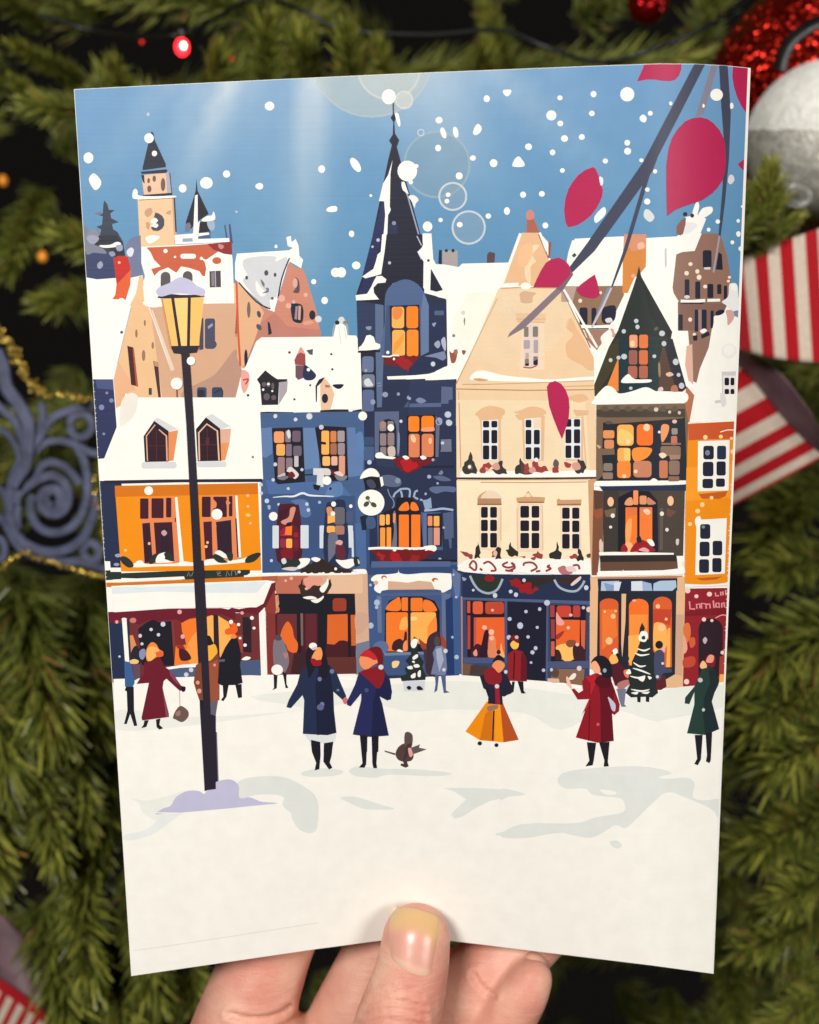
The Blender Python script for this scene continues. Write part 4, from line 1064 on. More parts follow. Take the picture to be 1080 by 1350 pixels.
s((134, 28, 38), "628 628 700 604 752 592 764 660 742 716 720 720 690 690 650 655"); dots('W2', "745 602 15"); dots((70, 76, 116), "663 733 12"); p('SK', "695 570 722 560 728 578 700 588")
p('N2', "632 998 668 1000 666 1085 634 1085"); p('N2', "694 998 732 996 730 1085 698 1085"); p((28, 30, 48), "346 1036 388 1040 398 1085 352 1085"); p((28, 30, 48), "420 1036 474 1030 464 1085 418 1085")
# tree in its pot and the pale passer-by
s((60, 44, 56), "1008 560 1014 450 1048 408 1076 420 1080 640 1012 640")
p((38, 46, 46), "934 428 952 440 958 470 950 510 966 540 988 572 978 600 1000 650 998 675 862 682 855 655 892 640 880 610 905 590 884 566 916 530 912 480")
for q in ("915 460 935 440 955 450 940 490 920 490", "925 545 950 528 955 545 930 560", "895 600 920 595 925 612 900 612", "930 590 955 585 965 600 940 605", "915 650 940 635 940 660 920 665", "955 630 970 620 970 655 955 655", "920 570 935 566 936 580"):
    s('W', q)
p((203, 207, 216), "868 682 996 680 992 738 878 738"); s('N2', "890 718 905 708 918 720 905 732"); s('N2', "948 714 968 710 985 730 955 732")
T(540, 740, 790)
e((78, 66, 76), 157, 455, 17, 30); p((112, 122, 154), "150 484 182 480 206 500 214 610 202 652 122 642 140 560 132 520"); p((160, 168, 190), "150 500 180 490 195 560 170 630 155 560"); p((80, 90, 130), "144 642 168 648 158 735 140 748 148 700"); p((80, 90, 130), "178 648 206 648 208 735 230 746 195 750"); dots('W2', "196 617 10 205 510 12")
# woman in the yellow skirt, man at the door
p((142, 32, 40), "562 525 600 502 642 512 668 560 668 684 558 680"); p((100, 24, 34), "636 512 668 560 668 684 632 680"); l((40, 24, 34), 7, "598 520 592 670"); s((240, 186, 84), "574 470 598 448 622 468 614 496 588 498"); s((110, 28, 38), "566 445 590 420 622 430 618 465 590 450"); dots((220, 170, 170), "610 432 11"); p('N2', "584 684 600 684 592 745 576 748"); p('N2', "614 682 648 684 650 735 662 752 636 752")
p('O', "440 798 530 808 622 1016 530 1030 400 1018 318 968"); p('O2', "430 870 470 830 478 1024 400 1018"); p((176, 80, 34), "516 808 532 808 622 1016 536 1030"); p((240, 150, 26), "486 840 516 815 534 1028 488 1026"); l('N2', 9, "480 850 474 1020")
p((36, 34, 52), "400 655 450 630 530 628 560 690 592 740 540 770 528 768 532 816 446 810 450 742 420 722"); s((136, 30, 40), "424 635 460 604 515 625 524 680 490 702 440 690"); p((150, 34, 48), "485 700 510 700 516 814 490 810"); s('SK', "470 592 500 562 538 580 540 602 510 634 485 612"); s('N2', "470 575 500 533 530 545 542 570 520 562 490 566")
p((36, 34, 52), "530 626 552 640 588 720 580 752 536 768"); s((150, 110, 100), "445 826 498 818 500 838 450 852"); dots('N2', "400 1036 13 495 1046 12"); dots('W2', "498 711 13 548 629 10")
p('N2', "430 722 450 722 450 780"); 
# right-hand group
T(730, 780, 980)
s((36, 42, 46), "390 370 410 360 428 372 424 396 395 396"); s('N2', "330 350 345 328 366 350 372 400 348 380")
p((80, 28, 40), "308 412 365 398 400 430 430 500 425 530 350 535"); p((106, 116, 138), "358 552 412 552 402 640 414 655 385 655 370 610"); s((238, 178, 92), "316 378 342 350 366 385 360 405 325 410"); s('W', "335 335 355 322 364 345 345 358"); s((176, 112, 112), "365 520 420 500 430 520 400 550 370 552"); s((226, 120, 80), "398 450 425 445 425 490 405 480")
p((36, 44, 44), "503 176 520 208 512 225 536 236 532 262 552 290 550 320 576 350 574 440 592 460 580 490 594 576 562 602 520 598 440 602 408 575 432 530 424 490 446 455 444 400 462 360 476 340 488 320 478 320 490 290 486 240 490 205")
p('N2', "474 598 495 598 494 630 476 628"); p('N2', "524 598 544 598 544 628 524 626")
s('W', "488 245 500 225 530 230 535 260 520 285 490 280 482 265"); s((40, 48, 46), "500 258 515 250 522 268 505 272")
for st in ("478 325 515 335 548 322", "462 348 495 362 545 355", "452 402 490 425 525 420", "450 435 500 450 550 470", "435 480 480 490 520 478", "440 555 500 566 545 556"):
    l('W', 10, st, taper=True)
for q in ("480 490 520 480 510 510 490 505", "410 460 430 440 440 465 420 470", "440 575 480 570 470 585", "500 575 545 568 530 582", "535 480 558 488 545 500"):
    s('W', q)
s((232, 172, 166), "612 310 632 310 634 340 618 345"); e('N2', 600, 302, 22, 23); p((90, 32, 42), "586 480 635 474 642 540 610 560 580 558"); s((66, 72, 98), "572 360 600 330 628 350 634 430 668 436 670 458 622 466 604 500 576 484"); dots('W2', "590 484 9 620 408 8")
p((140, 26, 38), "178 488 240 462 320 488 348 560 376 640 372 680 345 702 330 692 342 850 250 860 125 830 150 760 200 612 136 614 100 556 116 550 142 576 166 562 162 510")
p((98, 20, 32), "248 500 320 488 345 560 332 692 342 850 268 858 265 600"); p((176, 34, 44), "178 488 240 462 240 520 200 612 160 700 205 640 210 520"); s((80, 18, 30), "232 510 280 470 325 490 318 540 270 548"); l((90, 18, 30), 6, "205 620 200 850", False)
s('N2', "212 408 240 368 290 368 326 410 332 480 290 490 268 460 250 430"); s((238, 166, 130), "214 408 238 394 262 430 262 458 236 462 222 436"); s((238, 190, 160), "70 490 82 486 104 545 98 552 78 530"); s((238, 226, 212), "86 492 112 464 128 470 118 494 96 502"); dots((220, 200, 190), "145 437 14"); s((190, 190, 208), "308 598 335 620 352 645 348 680 330 672 320 640"); dots((150, 160, 170), "290 448 11"); dots((190, 90, 96), "252 755 9")
p('N2', "188 856 242 860 228 960 222 988 180 994 202 962"); p('N2', "258 858 318 854 308 968 314 994 284 996 288 960")
p((37, 60, 55), "838 452 880 428 922 450 942 505 938 530 915 575 900 625 942 782 862 816 758 806 765 780 800 640 800 572 772 640 745 636 748 602 800 540 828 480"); p((29, 43, 46), "880 436 922 450 942 505 915 575 900 625 942 782 862 816 850 700 856 600 890 520"); s((120, 32, 42), "860 400 880 360 918 372 916 420 895 430"); s((236, 150, 130), "866 395 885 360 912 366 905 400 880 404"); s((240, 186, 130), "832 418 850 392 872 420 862 440 838 436"); p((46, 56, 52), "840 440 880 430 880 490 836 500"); dots((190, 196, 196), "834 503 14 852 672 9")
p('N2', "802 815 848 815 838 955 820 988 800 980 816 950"); p('N2', "864 806 902 800 894 960 886 976 866 966 872 930")
T(400, 950, 670)
p('N2', "40 100 90 112 92 180 85 255 60 262 68 222 46 165"); p('N2', "110 118 158 110 150 182 140 220 154 248 136 257 106 215"); p('N2', "298 75 338 80 332 230 322 248 294 246 312 224"); p('N2', "360 80 396 78 386 225 390 250 370 250 364 225")
s((80, 62, 60), "486 176 500 140 535 120 562 150 582 180 570 210 530 216 500 205"); s((90, 74, 72), "534 72 552 58 576 76 574 130 560 150 536 140"); p((90, 72, 70), "428 156 486 172 484 182 430 164"); p((96, 84, 84), "568 142 616 124 610 142 652 150 605 168 575 178"); s((70, 50, 50), "545 130 570 120 560 160 540 200 525 215 535 170"); s((226, 160, 155), "552 148 566 145 578 178 562 190"); p((70, 54, 52), "525 212 545 212 556 240 540 248 512 236 516 224 530 228")
# --- plum branches with crimson leaves
T(0, 0)
p((128, 124, 140), "939 84 947 84 928 150 916 156")
p('BRN', "918 80 932 80 899 145 868 205 860 226 784 331 752 362 751 352 776 318 848 214")
p((128, 112, 122), "733 381 741 384 692 432 669 445 672 439"); p((110, 98, 112), "752 355 756 362 741 384 733 381")
p('BRN', "948 80 959 80 963.5 150 961 210 956 265 950 312 947.5 310 953 245 954.5 184 951 138")
p('BRN', "852 228 857 230 827 330 808 378 806 377 822 330")
T(760, 80, 1010)
p('CR', "345 118 360 84 380 40 395 0 600 0 598 50 585 85 562 110 530 117 490 115 450 108 405 107")
p('CR', "516 885 512 720 512 600 525 500 545 440 575 392 620 345 660 328 705 322 745 332 780 355 815 395 838 440 848 490 851 560 846 630 832 680 805 722 770 758 720 792 680 808 615 828 560 852")
p('CR', "895 -5 1000 -5 990 200 966 296 940 258 915 205 898 150 888 90"); p('CR', "975 548 962 632 935 610 920 588 945 568")
T(540, 80, 790)
p('CR', "1046 605 1060 615 1078 655 1092 700 1102 738 1098 770 1085 805 1062 845 1035 880 1000 910 960 935 925 946 902 948 888 920 880 850 888 785 905 730 930 690 960 652 1000 622")
T(540, 310, 790)
p('CR', "704 298 725 250 750 200 775 160 805 138 850 128 885 145 908 170 919 200 915 225 900 245 875 270 850 298")
T(740, 310, 990)
p('CR', "191 224 206 270 220 340 205 355 182 362 150 358 120 350 100 335 85 314 95 298 112 280 155 248")
T(0, 0)
s((226, 232, 238), "784 285 796 273 799 281 792 290 785 294"); s((220, 226, 234), "790 233 795 235 795 243 792 244")
p('CR', "722 520 721 510 724 505 732 502 740 506 746 514 750 525 751 537 750 550 747 562 741 579 736 568 729 550 724 535")
p((128, 130, 150), "800 380 806 377 785 420 780 430")

# --- falling snow
T(90, 80, 340)
dots('W', "460 441 27 115 553 28 787 696 36 902 645 21 652 727 22 491 528 15"); s('W', "118 670 140 642 165 655 188 690 175 725 150 735 125 700"); dots((180, 190, 205), "455 305 9 958 860 7"); dots('W', "1082 715 16")
T(320, 80, 570)
dots('W', "153 258 27 97 715 20 450 617 20 730 768 8 620 985 16 1052 944 26 832 206 40 190 1056 8"); e('W', 643, 593, 22, 46, rot=-33); s('W', "478 845 500 830 535 830 536 855 510 862 482 858")
T(540, 80, 790)
dots('W', "168 338 20 440 216 18 163 497 17 361 555 17 479 583 22 283 656 20 678 490 20 808 311 29 857 211 15 859 357 17 883 443 20 982 434 16 815 522 16 871 625 14 1048 190 17 1039 300 16 647 763 17 754 758 17 449 885 16 177 907 13 103 944 27 774 938 17 286 934 17 220 763 14 213 800 14")
e('W', 555, 856, 17, 22); e('W', 193, 412, 15, 33, rot=-18); e('W', 263, 408, 15, 32, rot=-12); s('W', "362 410 375 372 392 360 410 378 405 405 378 424"); s('W', "535 168 578 166 575 188 556 202 538 190"); s('W', "585 595 600 560 622 545 640 562 657 592 640 604 600 604")
T(760, 80, 1010)
dots('W', "290 191 40 98 190 17 88 300 16 31 435 17 290 467 16 292 515 20 165 571 15 421 299 14 537 244 10 798 195 36 448 631 12 403 803 18 805 917 13 922 912 10 923 985 13 889 1035 11 945 830 8 753 963 11"); s('W', "360 325 380 306 400 325 392 350 370 345"); s('W', "718 262 722 245 732 255 726 268"); s('W', "876 245 890 242 894 268 878 275"); s('W2', "862 690 870 655 890 652 900 680 880 705"); dots('W3', "404 735 14 370 568 13 935 1070 12"); e('W', 975, 500, 10, 26)
T(310, 310, 560)
dots('W', "573 212 27 605 212 27 448 265 15 510 372 19 233 65 9 690 172 24 665 0 12 727 1030 25")
dots('W2', "230 1030 11 344 1050 10 422 1034 16 945 1060 9")
T(740, 310, 990)
dots('W', "975 40 11 1024 78 13 1010 0 10")

# --- nicks along the trimmed edges, white where the print has chipped off
T(0, 0)
for k in range(46):
    y = 505 + k * 5.7 + rng.uniform(-1.5, 1.5)
    x = 97.5 + (173 - 97.5) * (y - 117.5) / 1169.5
    p('W', [(x - 1, y - 1.2), (x + rng.uniform(1.2, 2.6), y), (x - 1, y + 1.4)])
for k in range(40):
    y = 640 + k * 6.0 + rng.uniform(-2, 2)
    x = 986.8 + (939 - 986.8) * (y - 89.5) / 1197.5
    p('W', [(x + 1, y - 1.4), (x - rng.uniform(1.0, 3.2), y), (x + 1, y + 1.6)])
# ================================================================== build the card
def build_card():
    root = empty('greeting_card', P(545, 680, 0.236), 'greeting card printed with a snowy town street, held upright between thumb and fingers', 'card')
    # paper
    bm = bmesh.new()
    vmap = {}
    def vert(px, py, key):
        k = (round(px, 2), round(py, 2))
        if k not in vmap:
            vmap[k] = bm.verts.new(on_plane(px, py, key))
        return vmap[k]
    front = []
    for f, key in fragments(OUTLINE):
        vs = [vert(x, y, key) for x, y in f]
        vs = [v for i, v in enumerate(vs) if v is not vs[i - 1]]
        if len(vs) >= 3:
            try:
                front.append(bm.faces.new(vs))
            except ValueError:
                pass
    bmesh.ops.remove_doubles(bm, verts=bm.verts[:], dist=2e-6)
    res = bmesh.ops.extrude_face_region(bm, geom=bm.faces[:])
    for v in [g for g in res['geom'] if isinstance(g, bmesh.types.BMVert)]:
        v.co.y += 0.0006
    bmesh.ops.recalc_face_normals(bm, faces=bm.faces[:])
    m, nt, b = new_mat('card_paper')
    tc = nd(nt, 'ShaderNodeTexCoord'); n = nd(nt, 'ShaderNodeTexNoise'); n.inputs['Scale'].default_value = 900
    nt.links.new(tc.outputs['Object'], n.inputs['Vector'])
    bp = nd(nt, 'ShaderNodeBump'); bp.inputs['Strength'].default_value = 0.15; bp.inputs['Distance'].default_value = 0.0002
    nt.links.new(n.outputs['Fac'], bp.inputs['Height']); nt.links.new(bp.outputs['Normal'], b.inputs['Normal'])
    b.inputs['Base Color'].default_value = (*lin((240, 237, 230)), 1)
    setin(b, Roughness=0.55, Specular_IOR_Level=0.3)
    from_bm('paper_sheet', bm, m, root)

    # ink: every shape is a thin film; later shapes lie a hair above the ones they overlap
    cell = {}
    verts, faces, cols, norms, mats = [], [], [], [], []
    LIFT = 1.6e-6
    for c, pts, alpha in SHAPES:
        frs = list(fragments(pts))
        keys = set()
        for f, key in frs:
            xa = int(min(q[0] for q in f) // 4); xb = int(max(q[0] for q in f) // 4)
            ya = int(min(q[1] for q in f) // 4); yb = int(max(q[1] for q in f) // 4)
            for i in range(xa, xb + 1):
                for j in range(ya, yb + 1):
                    keys.add((i, j))
        if not keys:
            continue
        lev = 1 + max(cell.get(k, 0) for k in keys)
        for k in keys:
            cell[k] = lev
        off = Vector((0, -LIFT * (lev + 6), 0))
        for f, key in frs:
            idx = []
            for x, y in f:
                idx.append(len(verts))
                verts.append(on_plane(x, y, key) + off)
                norms.append((x, y))
                cc = c(x, y) if callable(c) else c
                cols.append((*lin(cc), alpha))
            faces.append(idx)
            mats.append(1 if alpha < 1 else 0)
    print('ink levels', max(cell.values()), 'faces', len(faces))
    me = bpy.data.meshes.new('printed_picture')
    me.from_pydata([tuple(v) for v in verts], [], faces)
    ca = me.color_attributes.new('ink', 'FLOAT_COLOR', 'POINT')
    flat = []
    for q in cols:
        flat.extend(q)
    ca.data.foreach_set('color', flat)
    me.polygons.foreach_set('material_index', mats)
    me.polygons.foreach_set('use_smooth', [True] * len(faces))
    me.update()
    me.normals_split_custom_set_from_vertices([tuple(gnormal(*q)) for q in norms])
    def ink(name, film):
        m, nt, b = new_mat(name)
        a = nd(nt, 'ShaderNodeVertexColor'); a.layer_name = 'ink'
        tc = nd(nt, 'ShaderNodeTexCoord')
        # faint mottling of the print
        n1 = nd(nt, 'ShaderNodeTexNoise'); n1.inputs['Scale'].default_value = 260; n1.inputs['Detail'].default_value = 5
        nt.links.new(tc.outputs['Object'], n1.inputs['Vector'])
        mr = nd(nt, 'ShaderNodeMapRange'); mr.inputs['To Min'].default_value = 0.93; mr.inputs['To Max'].default_value = 1.06
        nt.links.new(n1.outputs['Fac'], mr.inputs['Value'])
        mul = nd(nt, 'ShaderNodeVectorMath', operation='SCALE')
        nt.links.new(a.outputs['Color'], mul.inputs[0]); nt.links.new(mr.outputs['Result'], mul.inputs['Scale'])
        nt.links.new(mul.outputs[0], b.inputs['Base Color'])
        # fine horizontal laid lines of the stock
        mp = nd(nt, 'ShaderNodeMapping'); mp.inputs['Scale'].default_value = (30, 30, 1500)
        nt.links.new(tc.outputs['Object'], mp.inputs['Vector'])
        n2 = nd(nt, 'ShaderNodeTexNoise'); n2.inputs['Scale'].default_value = 1.0; n2.inputs['Detail'].default_value = 2
        nt.links.new(mp.outputs[0], n2.inputs['Vector'])
        bp = nd(nt, 'ShaderNodeBump'); bp.inputs['Strength'].default_value = 0.25; bp.inputs['Distance'].default_value = 0.00008
        nt.links.new(n2.outputs['Fac'], bp.inputs['Height']); nt.links.new(bp.outputs['Normal'], b.inputs['Normal'])
        setin(b, Roughness=0.46, Specular_IOR_Level=0.22)
        if film:
            nt.links.new(a.outputs['Alpha'], b.inputs['Alpha'])
        return m
    o = link('printed_picture', me, [ink('printed_ink', False), ink('printed_ink_film', True)], root)
    return root

card = build_card()

# ================================================================== hand
def blob_mesh(chains, voxel, smooth_iter):
    """one continuous skin from chains of (px, py, depth, radius px) joints"""
    bm = bmesh.new()
    for ch in chains:
        pts = []
        for px, py, d, rp in ch:
            q = P(px, py, d)
            pts.append((q.x, q.y, q.z, rp / K * d))
        pts = catmull(pts, False, 8)
        for x, y, z, rr in pts:
            bmesh.ops.create_icosphere(bm, subdivisions=3, radius=max(rr, 0.001), matrix=Matrix.Translation((x, y, z)))
    me = bpy.data.meshes.new('skin_raw')
    bm.to_mesh(me); bm.free()
    o = bpy.data.objects.new('skin_raw', me)
    COL.objects.link(o)
    rm = o.modifiers.new('r', 'REMESH'); rm.mode = 'VOXEL'; rm.voxel_size = voxel
    sm = o.modifiers.new('s', 'SMOOTH'); sm.factor = 0.5; sm.iterations = smooth_iter
    dg = bpy.context.evaluated_depsgraph_get()
    out = bpy.data.meshes.new_from_object(o.evaluated_get(dg))
    bpy.data.objects.remove(o)
    out.name = 'hand'
    return out

def skin_mat():
    m, nt, b = new_mat('skin')
    tc = nd(nt, 'ShaderNodeTexCoord')
    n = nd(nt, 'ShaderNodeTexNoise'); n.inputs['Scale'].default_value = 75; n.inputs['Detail'].default_value = 5
    nt.links.new(tc.outputs['Object'], n.inputs['Vector'])
    rp = nd(nt, 'ShaderNodeValToRGB')
    rp.color_ramp.elements[0].position = 0.3; rp.color_ramp.elements[0].color = (*lin((208, 132, 114)), 1)
    rp.color_ramp.elements[1].position = 0.7; rp.color_ramp.elements[1].color = (*lin((232, 182, 158)), 1)
    nt.links.new(n.outputs['Fac'], rp.inputs['Fac'])
    nt.links.new(rp.outputs['Color'], b.inputs['Base Color'])
    # fine pores and cross-wise wrinkles
    n2 = nd(nt, 'ShaderNodeTexNoise'); n2.inputs['Scale'].default_value = 1500; n2.inputs['Detail'].default_value = 2
    nt.links.new(tc.outputs['Object'], n2.inputs['Vector'])
    mp = nd(nt, 'ShaderNodeMapping'); mp.inputs['Scale'].default_value = (120, 120, 700); mp.inputs['Rotation'].default_value = (0, math.radians(12), 0)
    nt.links.new(tc.outputs['Object'], mp.inputs['Vector'])
    n3 = nd(nt, 'ShaderNodeTexNoise'); n3.inputs['Scale'].default_value = 1.0; n3.inputs['Detail'].default_value = 3
    nt.links.new(mp.outputs[0], n3.inputs['Vector'])
    ad = nd(nt, 'ShaderNodeMath', operation='MULTIPLY_ADD'); ad.inputs[1].default_value = 0.35
    nt.links.new(n2.outputs['Fac'], ad.inputs[0]); nt.links.new(n3.outputs['Fac'], ad.inputs[2])
    bp = nd(nt, 'ShaderNodeBump'); bp.inputs['Strength'].default_value = 0.6; bp.inputs['Distance'].default_value = 0.0004
    nt.links.new(ad.outputs[0], bp.inputs['Height']); nt.links.new(bp.outputs['Normal'], b.inputs['Normal'])
    setin(b, Roughness=0.50, Specular_IOR_Level=0.42, Subsurface_Weight=0.15, Subsurface_Scale=0.003)
    b.inputs['Subsurface Radius'].default_value = (1.0, 0.45, 0.3)
    return m

thumb = [(549, 1238, .2475, 45.5), (546, 1262, .2465, 47.5), (541, 1290, .2455, 49.5), (533, 1320, .2445, 53), (524, 1352, .2440, 57), (515, 1400, .2440, 61), (500, 1480, .247, 62), (470, 1580, .254, 76), (420, 1690, .268, 92)]
index = [(455, 1085, .268, 38), (432, 1130, .269, 43), (392, 1185, .270, 50), (358, 1245, .270, 57), (334, 1310, .268, 62), (305, 1390, .268, 66), (275, 1490, .270, 70), (270, 1600, .274, 80)]
middle = [(640, 1080, .270, 36), (605, 1120, .272, 42), (548, 1185, .274, 47), (502, 1262, .274, 51), (468, 1330, .272, 54), (430, 1410, .272, 60), (370, 1510, .275, 68), (330, 1620, .280, 84)]
ring_f = [(772, 1150, .269, 32), (742, 1195, .270, 38), (686, 1246, .270, 46), (634, 1288, .269, 50), (580, 1334, .269, 53), (510, 1420, .272, 56), (440, 1530, .278, 68), (400, 1640, .284, 86)]
pinky = [(702, 1290, .2585, 27), (690, 1310, .2585, 33), (672, 1335, .260, 37.5), (648, 1368, .262, 41), (610, 1420, .266, 46), (540, 1500, .272, 56), (480, 1600, .280, 70), (450, 1680, .286, 84)]
palm = [(330, 1600, .275, 96), (380, 1680, .282, 112), (400, 1780, .290, 118), (380, 1950, .300, 112), (350, 2150, .315, 120)]
web = [(322, 1372, .266, 58), (372, 1388, .267, 54), (430, 1430, .270, 58)]
palm2 = [(480, 1560, .262, 70), (440, 1640, .272, 96), (400, 1720, .285, 110)]
hand_me = blob_mesh([thumb, index, middle, ring_f, pinky, palm, palm2, web], 0.0009, 7)

# skin folds: shallow grooves pressed along the joints
KD = 1 / K
def groove(pts, w, depth, d):
    return [P(x, y, d) for x, y in pts], w, depth
GROOVES = [
    ([(302, 1338), (318, 1342), (338, 1344), (356, 1342), (372, 1336), (382, 1328)], 3.2, 1.3, .2595),
    ([(624, 1284), (632, 1298), (642, 1308), (652, 1314)], 3.0, 0.9, .262),
    ([(490, 1318), (510, 1309), (530, 1309), (556, 1315)], 2.4, .55, .2315), ([(484, 1327), (505, 1319), (530, 1320), (560, 1327)], 2.6, .6, .2313), ([(478, 1338), (505, 1331), (528, 1332), (562, 1339)], 2.8, .6, .2308),
    ([(496, 1303), (520, 1299), (548, 1304)], 2.0, .4, .232), ([(474, 1350), (500, 1344), (530, 1345), (560, 1352)], 3, .55, .2308)]
for v in hand_me.vertices:
    rel = v.co - CAM
    d = rel.y
    px = 540 + rel.x / d * K; py = 675 - rel.z / d * K
    if py < 1260 or py > 1380 or v.normal.y > 0.2:
        continue
    tot = 0.0
    for pts, w, dep, dd in GROOVES:
        if abs(d - dd) > 0.012:
            continue
        best = 1e9
        for (x0, y0), (x1, y1) in zip(pts, pts[1:]):
            ux, uy = x1 - x0, y1 - y0
            t = max(0, min(1, ((px - x0) * ux + (py - y0) * uy) / (ux * ux + uy * uy)))
            best = min(best, math.hypot(px - x0 - ux * t, py - y0 - uy * t))
        tot += dep * (math.exp(-(best / w) ** 2) - 0.35 * math.exp(-((best - 2.4 * w) / (1.4 * w)) ** 2))
    if tot:
        v.co -= v.normal * tot * 0.001
bvh_src = bmesh.new(); bvh_src.from_mesh(hand_me)
HB = BVHTree.FromBMesh(bvh_src)
hand = link('hand', hand_me, skin_mat(), None, True)
tag(hand, 'bare hand holding the card from below, thumb in front and fingers behind', 'hand')

def nail_on_thumb():
    m, nt, b = new_mat('fingernail')
    tc = nd(nt, 'ShaderNodeTexCoord')
    at = nd(nt, 'ShaderNodeVertexColor'); at.layer_name = 'nail'
    nt.links.new(at.outputs['Color'], b.inputs['Base Color'])
    mp = nd(nt, 'ShaderNodeMapping'); mp.inputs['Scale'].default_value = (900, 30, 30)
    nt.links.new(tc.outputs['Object'], mp.inputs['Vector'])
    n = nd(nt, 'ShaderNodeTexNoise'); n.inputs['Scale'].default_value = 1
    nt.links.new(mp.outputs[0], n.inputs['Vector'])
    bp = nd(nt, 'ShaderNodeBump'); bp.inputs['Strength'].default_value = 0.2; bp.inputs['Distance'].default_value = 0.0001
    nt.links.new(n.outputs['Fac'], bp.inputs['Height']); nt.links.new(bp.outputs['Normal'], b.inputs['Normal'])
    setin(b, Roughness=0.34, Specular_IOR_Level=0.5, Subsurface_Weight=0.2, Subsurface_Scale=0.002, Coat_Weight=0.2, Coat_Roughness=0.25)
    verts, faces, colr = [], [], []
    NU, NV = 25, 33
    # corners: proximal left, proximal right, tip right, tip left
    for j in range(NV):
        v = j / (NV - 1)
        for i in range(NU):
            u = i / (NU - 1)
            xl = 513 + 1.5 * math.sin(v * 3.1) * -1 + 6 * v ** 6
            xr = 569 + 15 * v - 4 * v ** 6
            yb0 = 1264 + 26 * u
            yt0 = 1199 + 13 * u
            y = yb0 + (yt0 - yb0) * v
            y += (1 - v) ** 2 * 10 * (1 - (2 * u - 1) ** 2) - v ** 2 * 5 * (1 - (2 * u - 1) ** 2)
            x = xl + (xr - xl) * u
            d0 = Vector(((x - 540) / K, 1, -(y - 675) / K)).normalized()
            hit, nrm, _, _ = HB.ray_cast(CAM, d0)
            if hit is None:
                hit, nrm = P(x, y, .245), Vector((0, -1, 0))
            edge = min(u, 1 - u) * 2
            h = 0.00045 * min(1, edge * 5) - 0.00022
            h += 0.00018 * v
            h -= 0.00045 * max(0, 1 - v * 9)
            verts.append(hit + nrm * h)
            lun = max(0.0, 1 - v / (0.16 + 0.05 * (1 - (2 * u - 1) ** 2)))
            lun = min(1, lun * 2.2)
            tip = min(1, max(0, (v - 0.56 + 0.16 * abs(2 * u - 1) ** 2) / 0.26))
            tip = tip * tip * (3 - 2 * tip)
            side = max(0.0, abs(2 * u - 1) - .72) / .28
            base = (222, 160, 142)
            c = [base[k] + ((238, 196, 168)[k] - base[k]) * lun * 0.75 for k in range(3)]
            c = [c[k] + ((226, 184, 120)[k] - c[k]) * min(1, tip * 0.72 + side * .3) for k in range(3)]
            colr.append((*lin(c), 1))
    for j in range(NV - 1):
        for i in range(NU - 1):
            a = j * NU + i
            faces.append((a, a + 1, a + NU + 1, a + NU))
    # give the plate its thickness towards the finger
    n0 = len(verts)
    for q in list(verts):
        verts.append(q + Vector((0, 0.0005, 0)))
    colr += colr
    for f in list(faces):
        faces.append(tuple(n0 + k for k in f[::-1]))
    rim = [i for i in range(NU)] + [j * NU + NU - 1 for j in range(1, NV)] + [(NV - 1) * NU + i for i in range(NU - 2, -1, -1)] + [j * NU for j in range(NV - 2, 0, -1)]
    for a, c in zip(rim, rim[1:] + rim[:1]):
        faces.append((c, a, n0 + a, n0 + c))
    me = bpy.data.meshes.new('thumbnail')
    me.from_pydata([tuple(q) for q in verts], [], faces)
    ca = me.color_attributes.new('nail', 'FLOAT_COLOR', 'POINT')
    flat = []
    for q in colr:
        flat.extend(q)
    ca.data.foreach_set('color', flat)
    bm = bmesh.new(); bm.from_mesh(me); bmesh.ops.recalc_face_normals(bm, faces=bm.faces[:]); bm.to_mesh(me); bm.free()
    o = link('thumbnail', me, m, hand, True)
    # little finger's nail, seen edge-on behind the tip
    bm = bmesh.new()
    bmesh.ops.create_uvsphere(bm, u_segments=20, v_segments=12, radius=1)
    q = P(706, 1275, .2608)
    M = Matrix.Translation(q) @ Matrix.Rotation(math.radians(-28), 4, 'Y') @ Matrix.Diagonal((0.0034, 0.0044, 0.0044, 1))
    bmesh.ops.transform(bm, matrix=M, verts=bm.verts[:])
    m2 = noise_mat('fingernail_edge', (226, 166, 142), (232, 176, 152), 200, 0.35)
    from_bm('fingernail', bm, m2, hand, True)
nail_on_thumb()
# ================================================================== Christmas tree
needle_mat, nt, b = new_mat('fir_needles')
gi = nd(nt, 'ShaderNodeVertexColor'); gi.layer_name = 'tone'
nt.links.new(gi.outputs['Color'], b.inputs['Base Color'])
setin(b, Roughness=0.36, Specular_IOR_Level=0.55)
twig_mat = noise_mat('twig_bark', (62, 44, 30), (88, 66, 46), 200, 0.85, 0.4, 500, 0.0005)

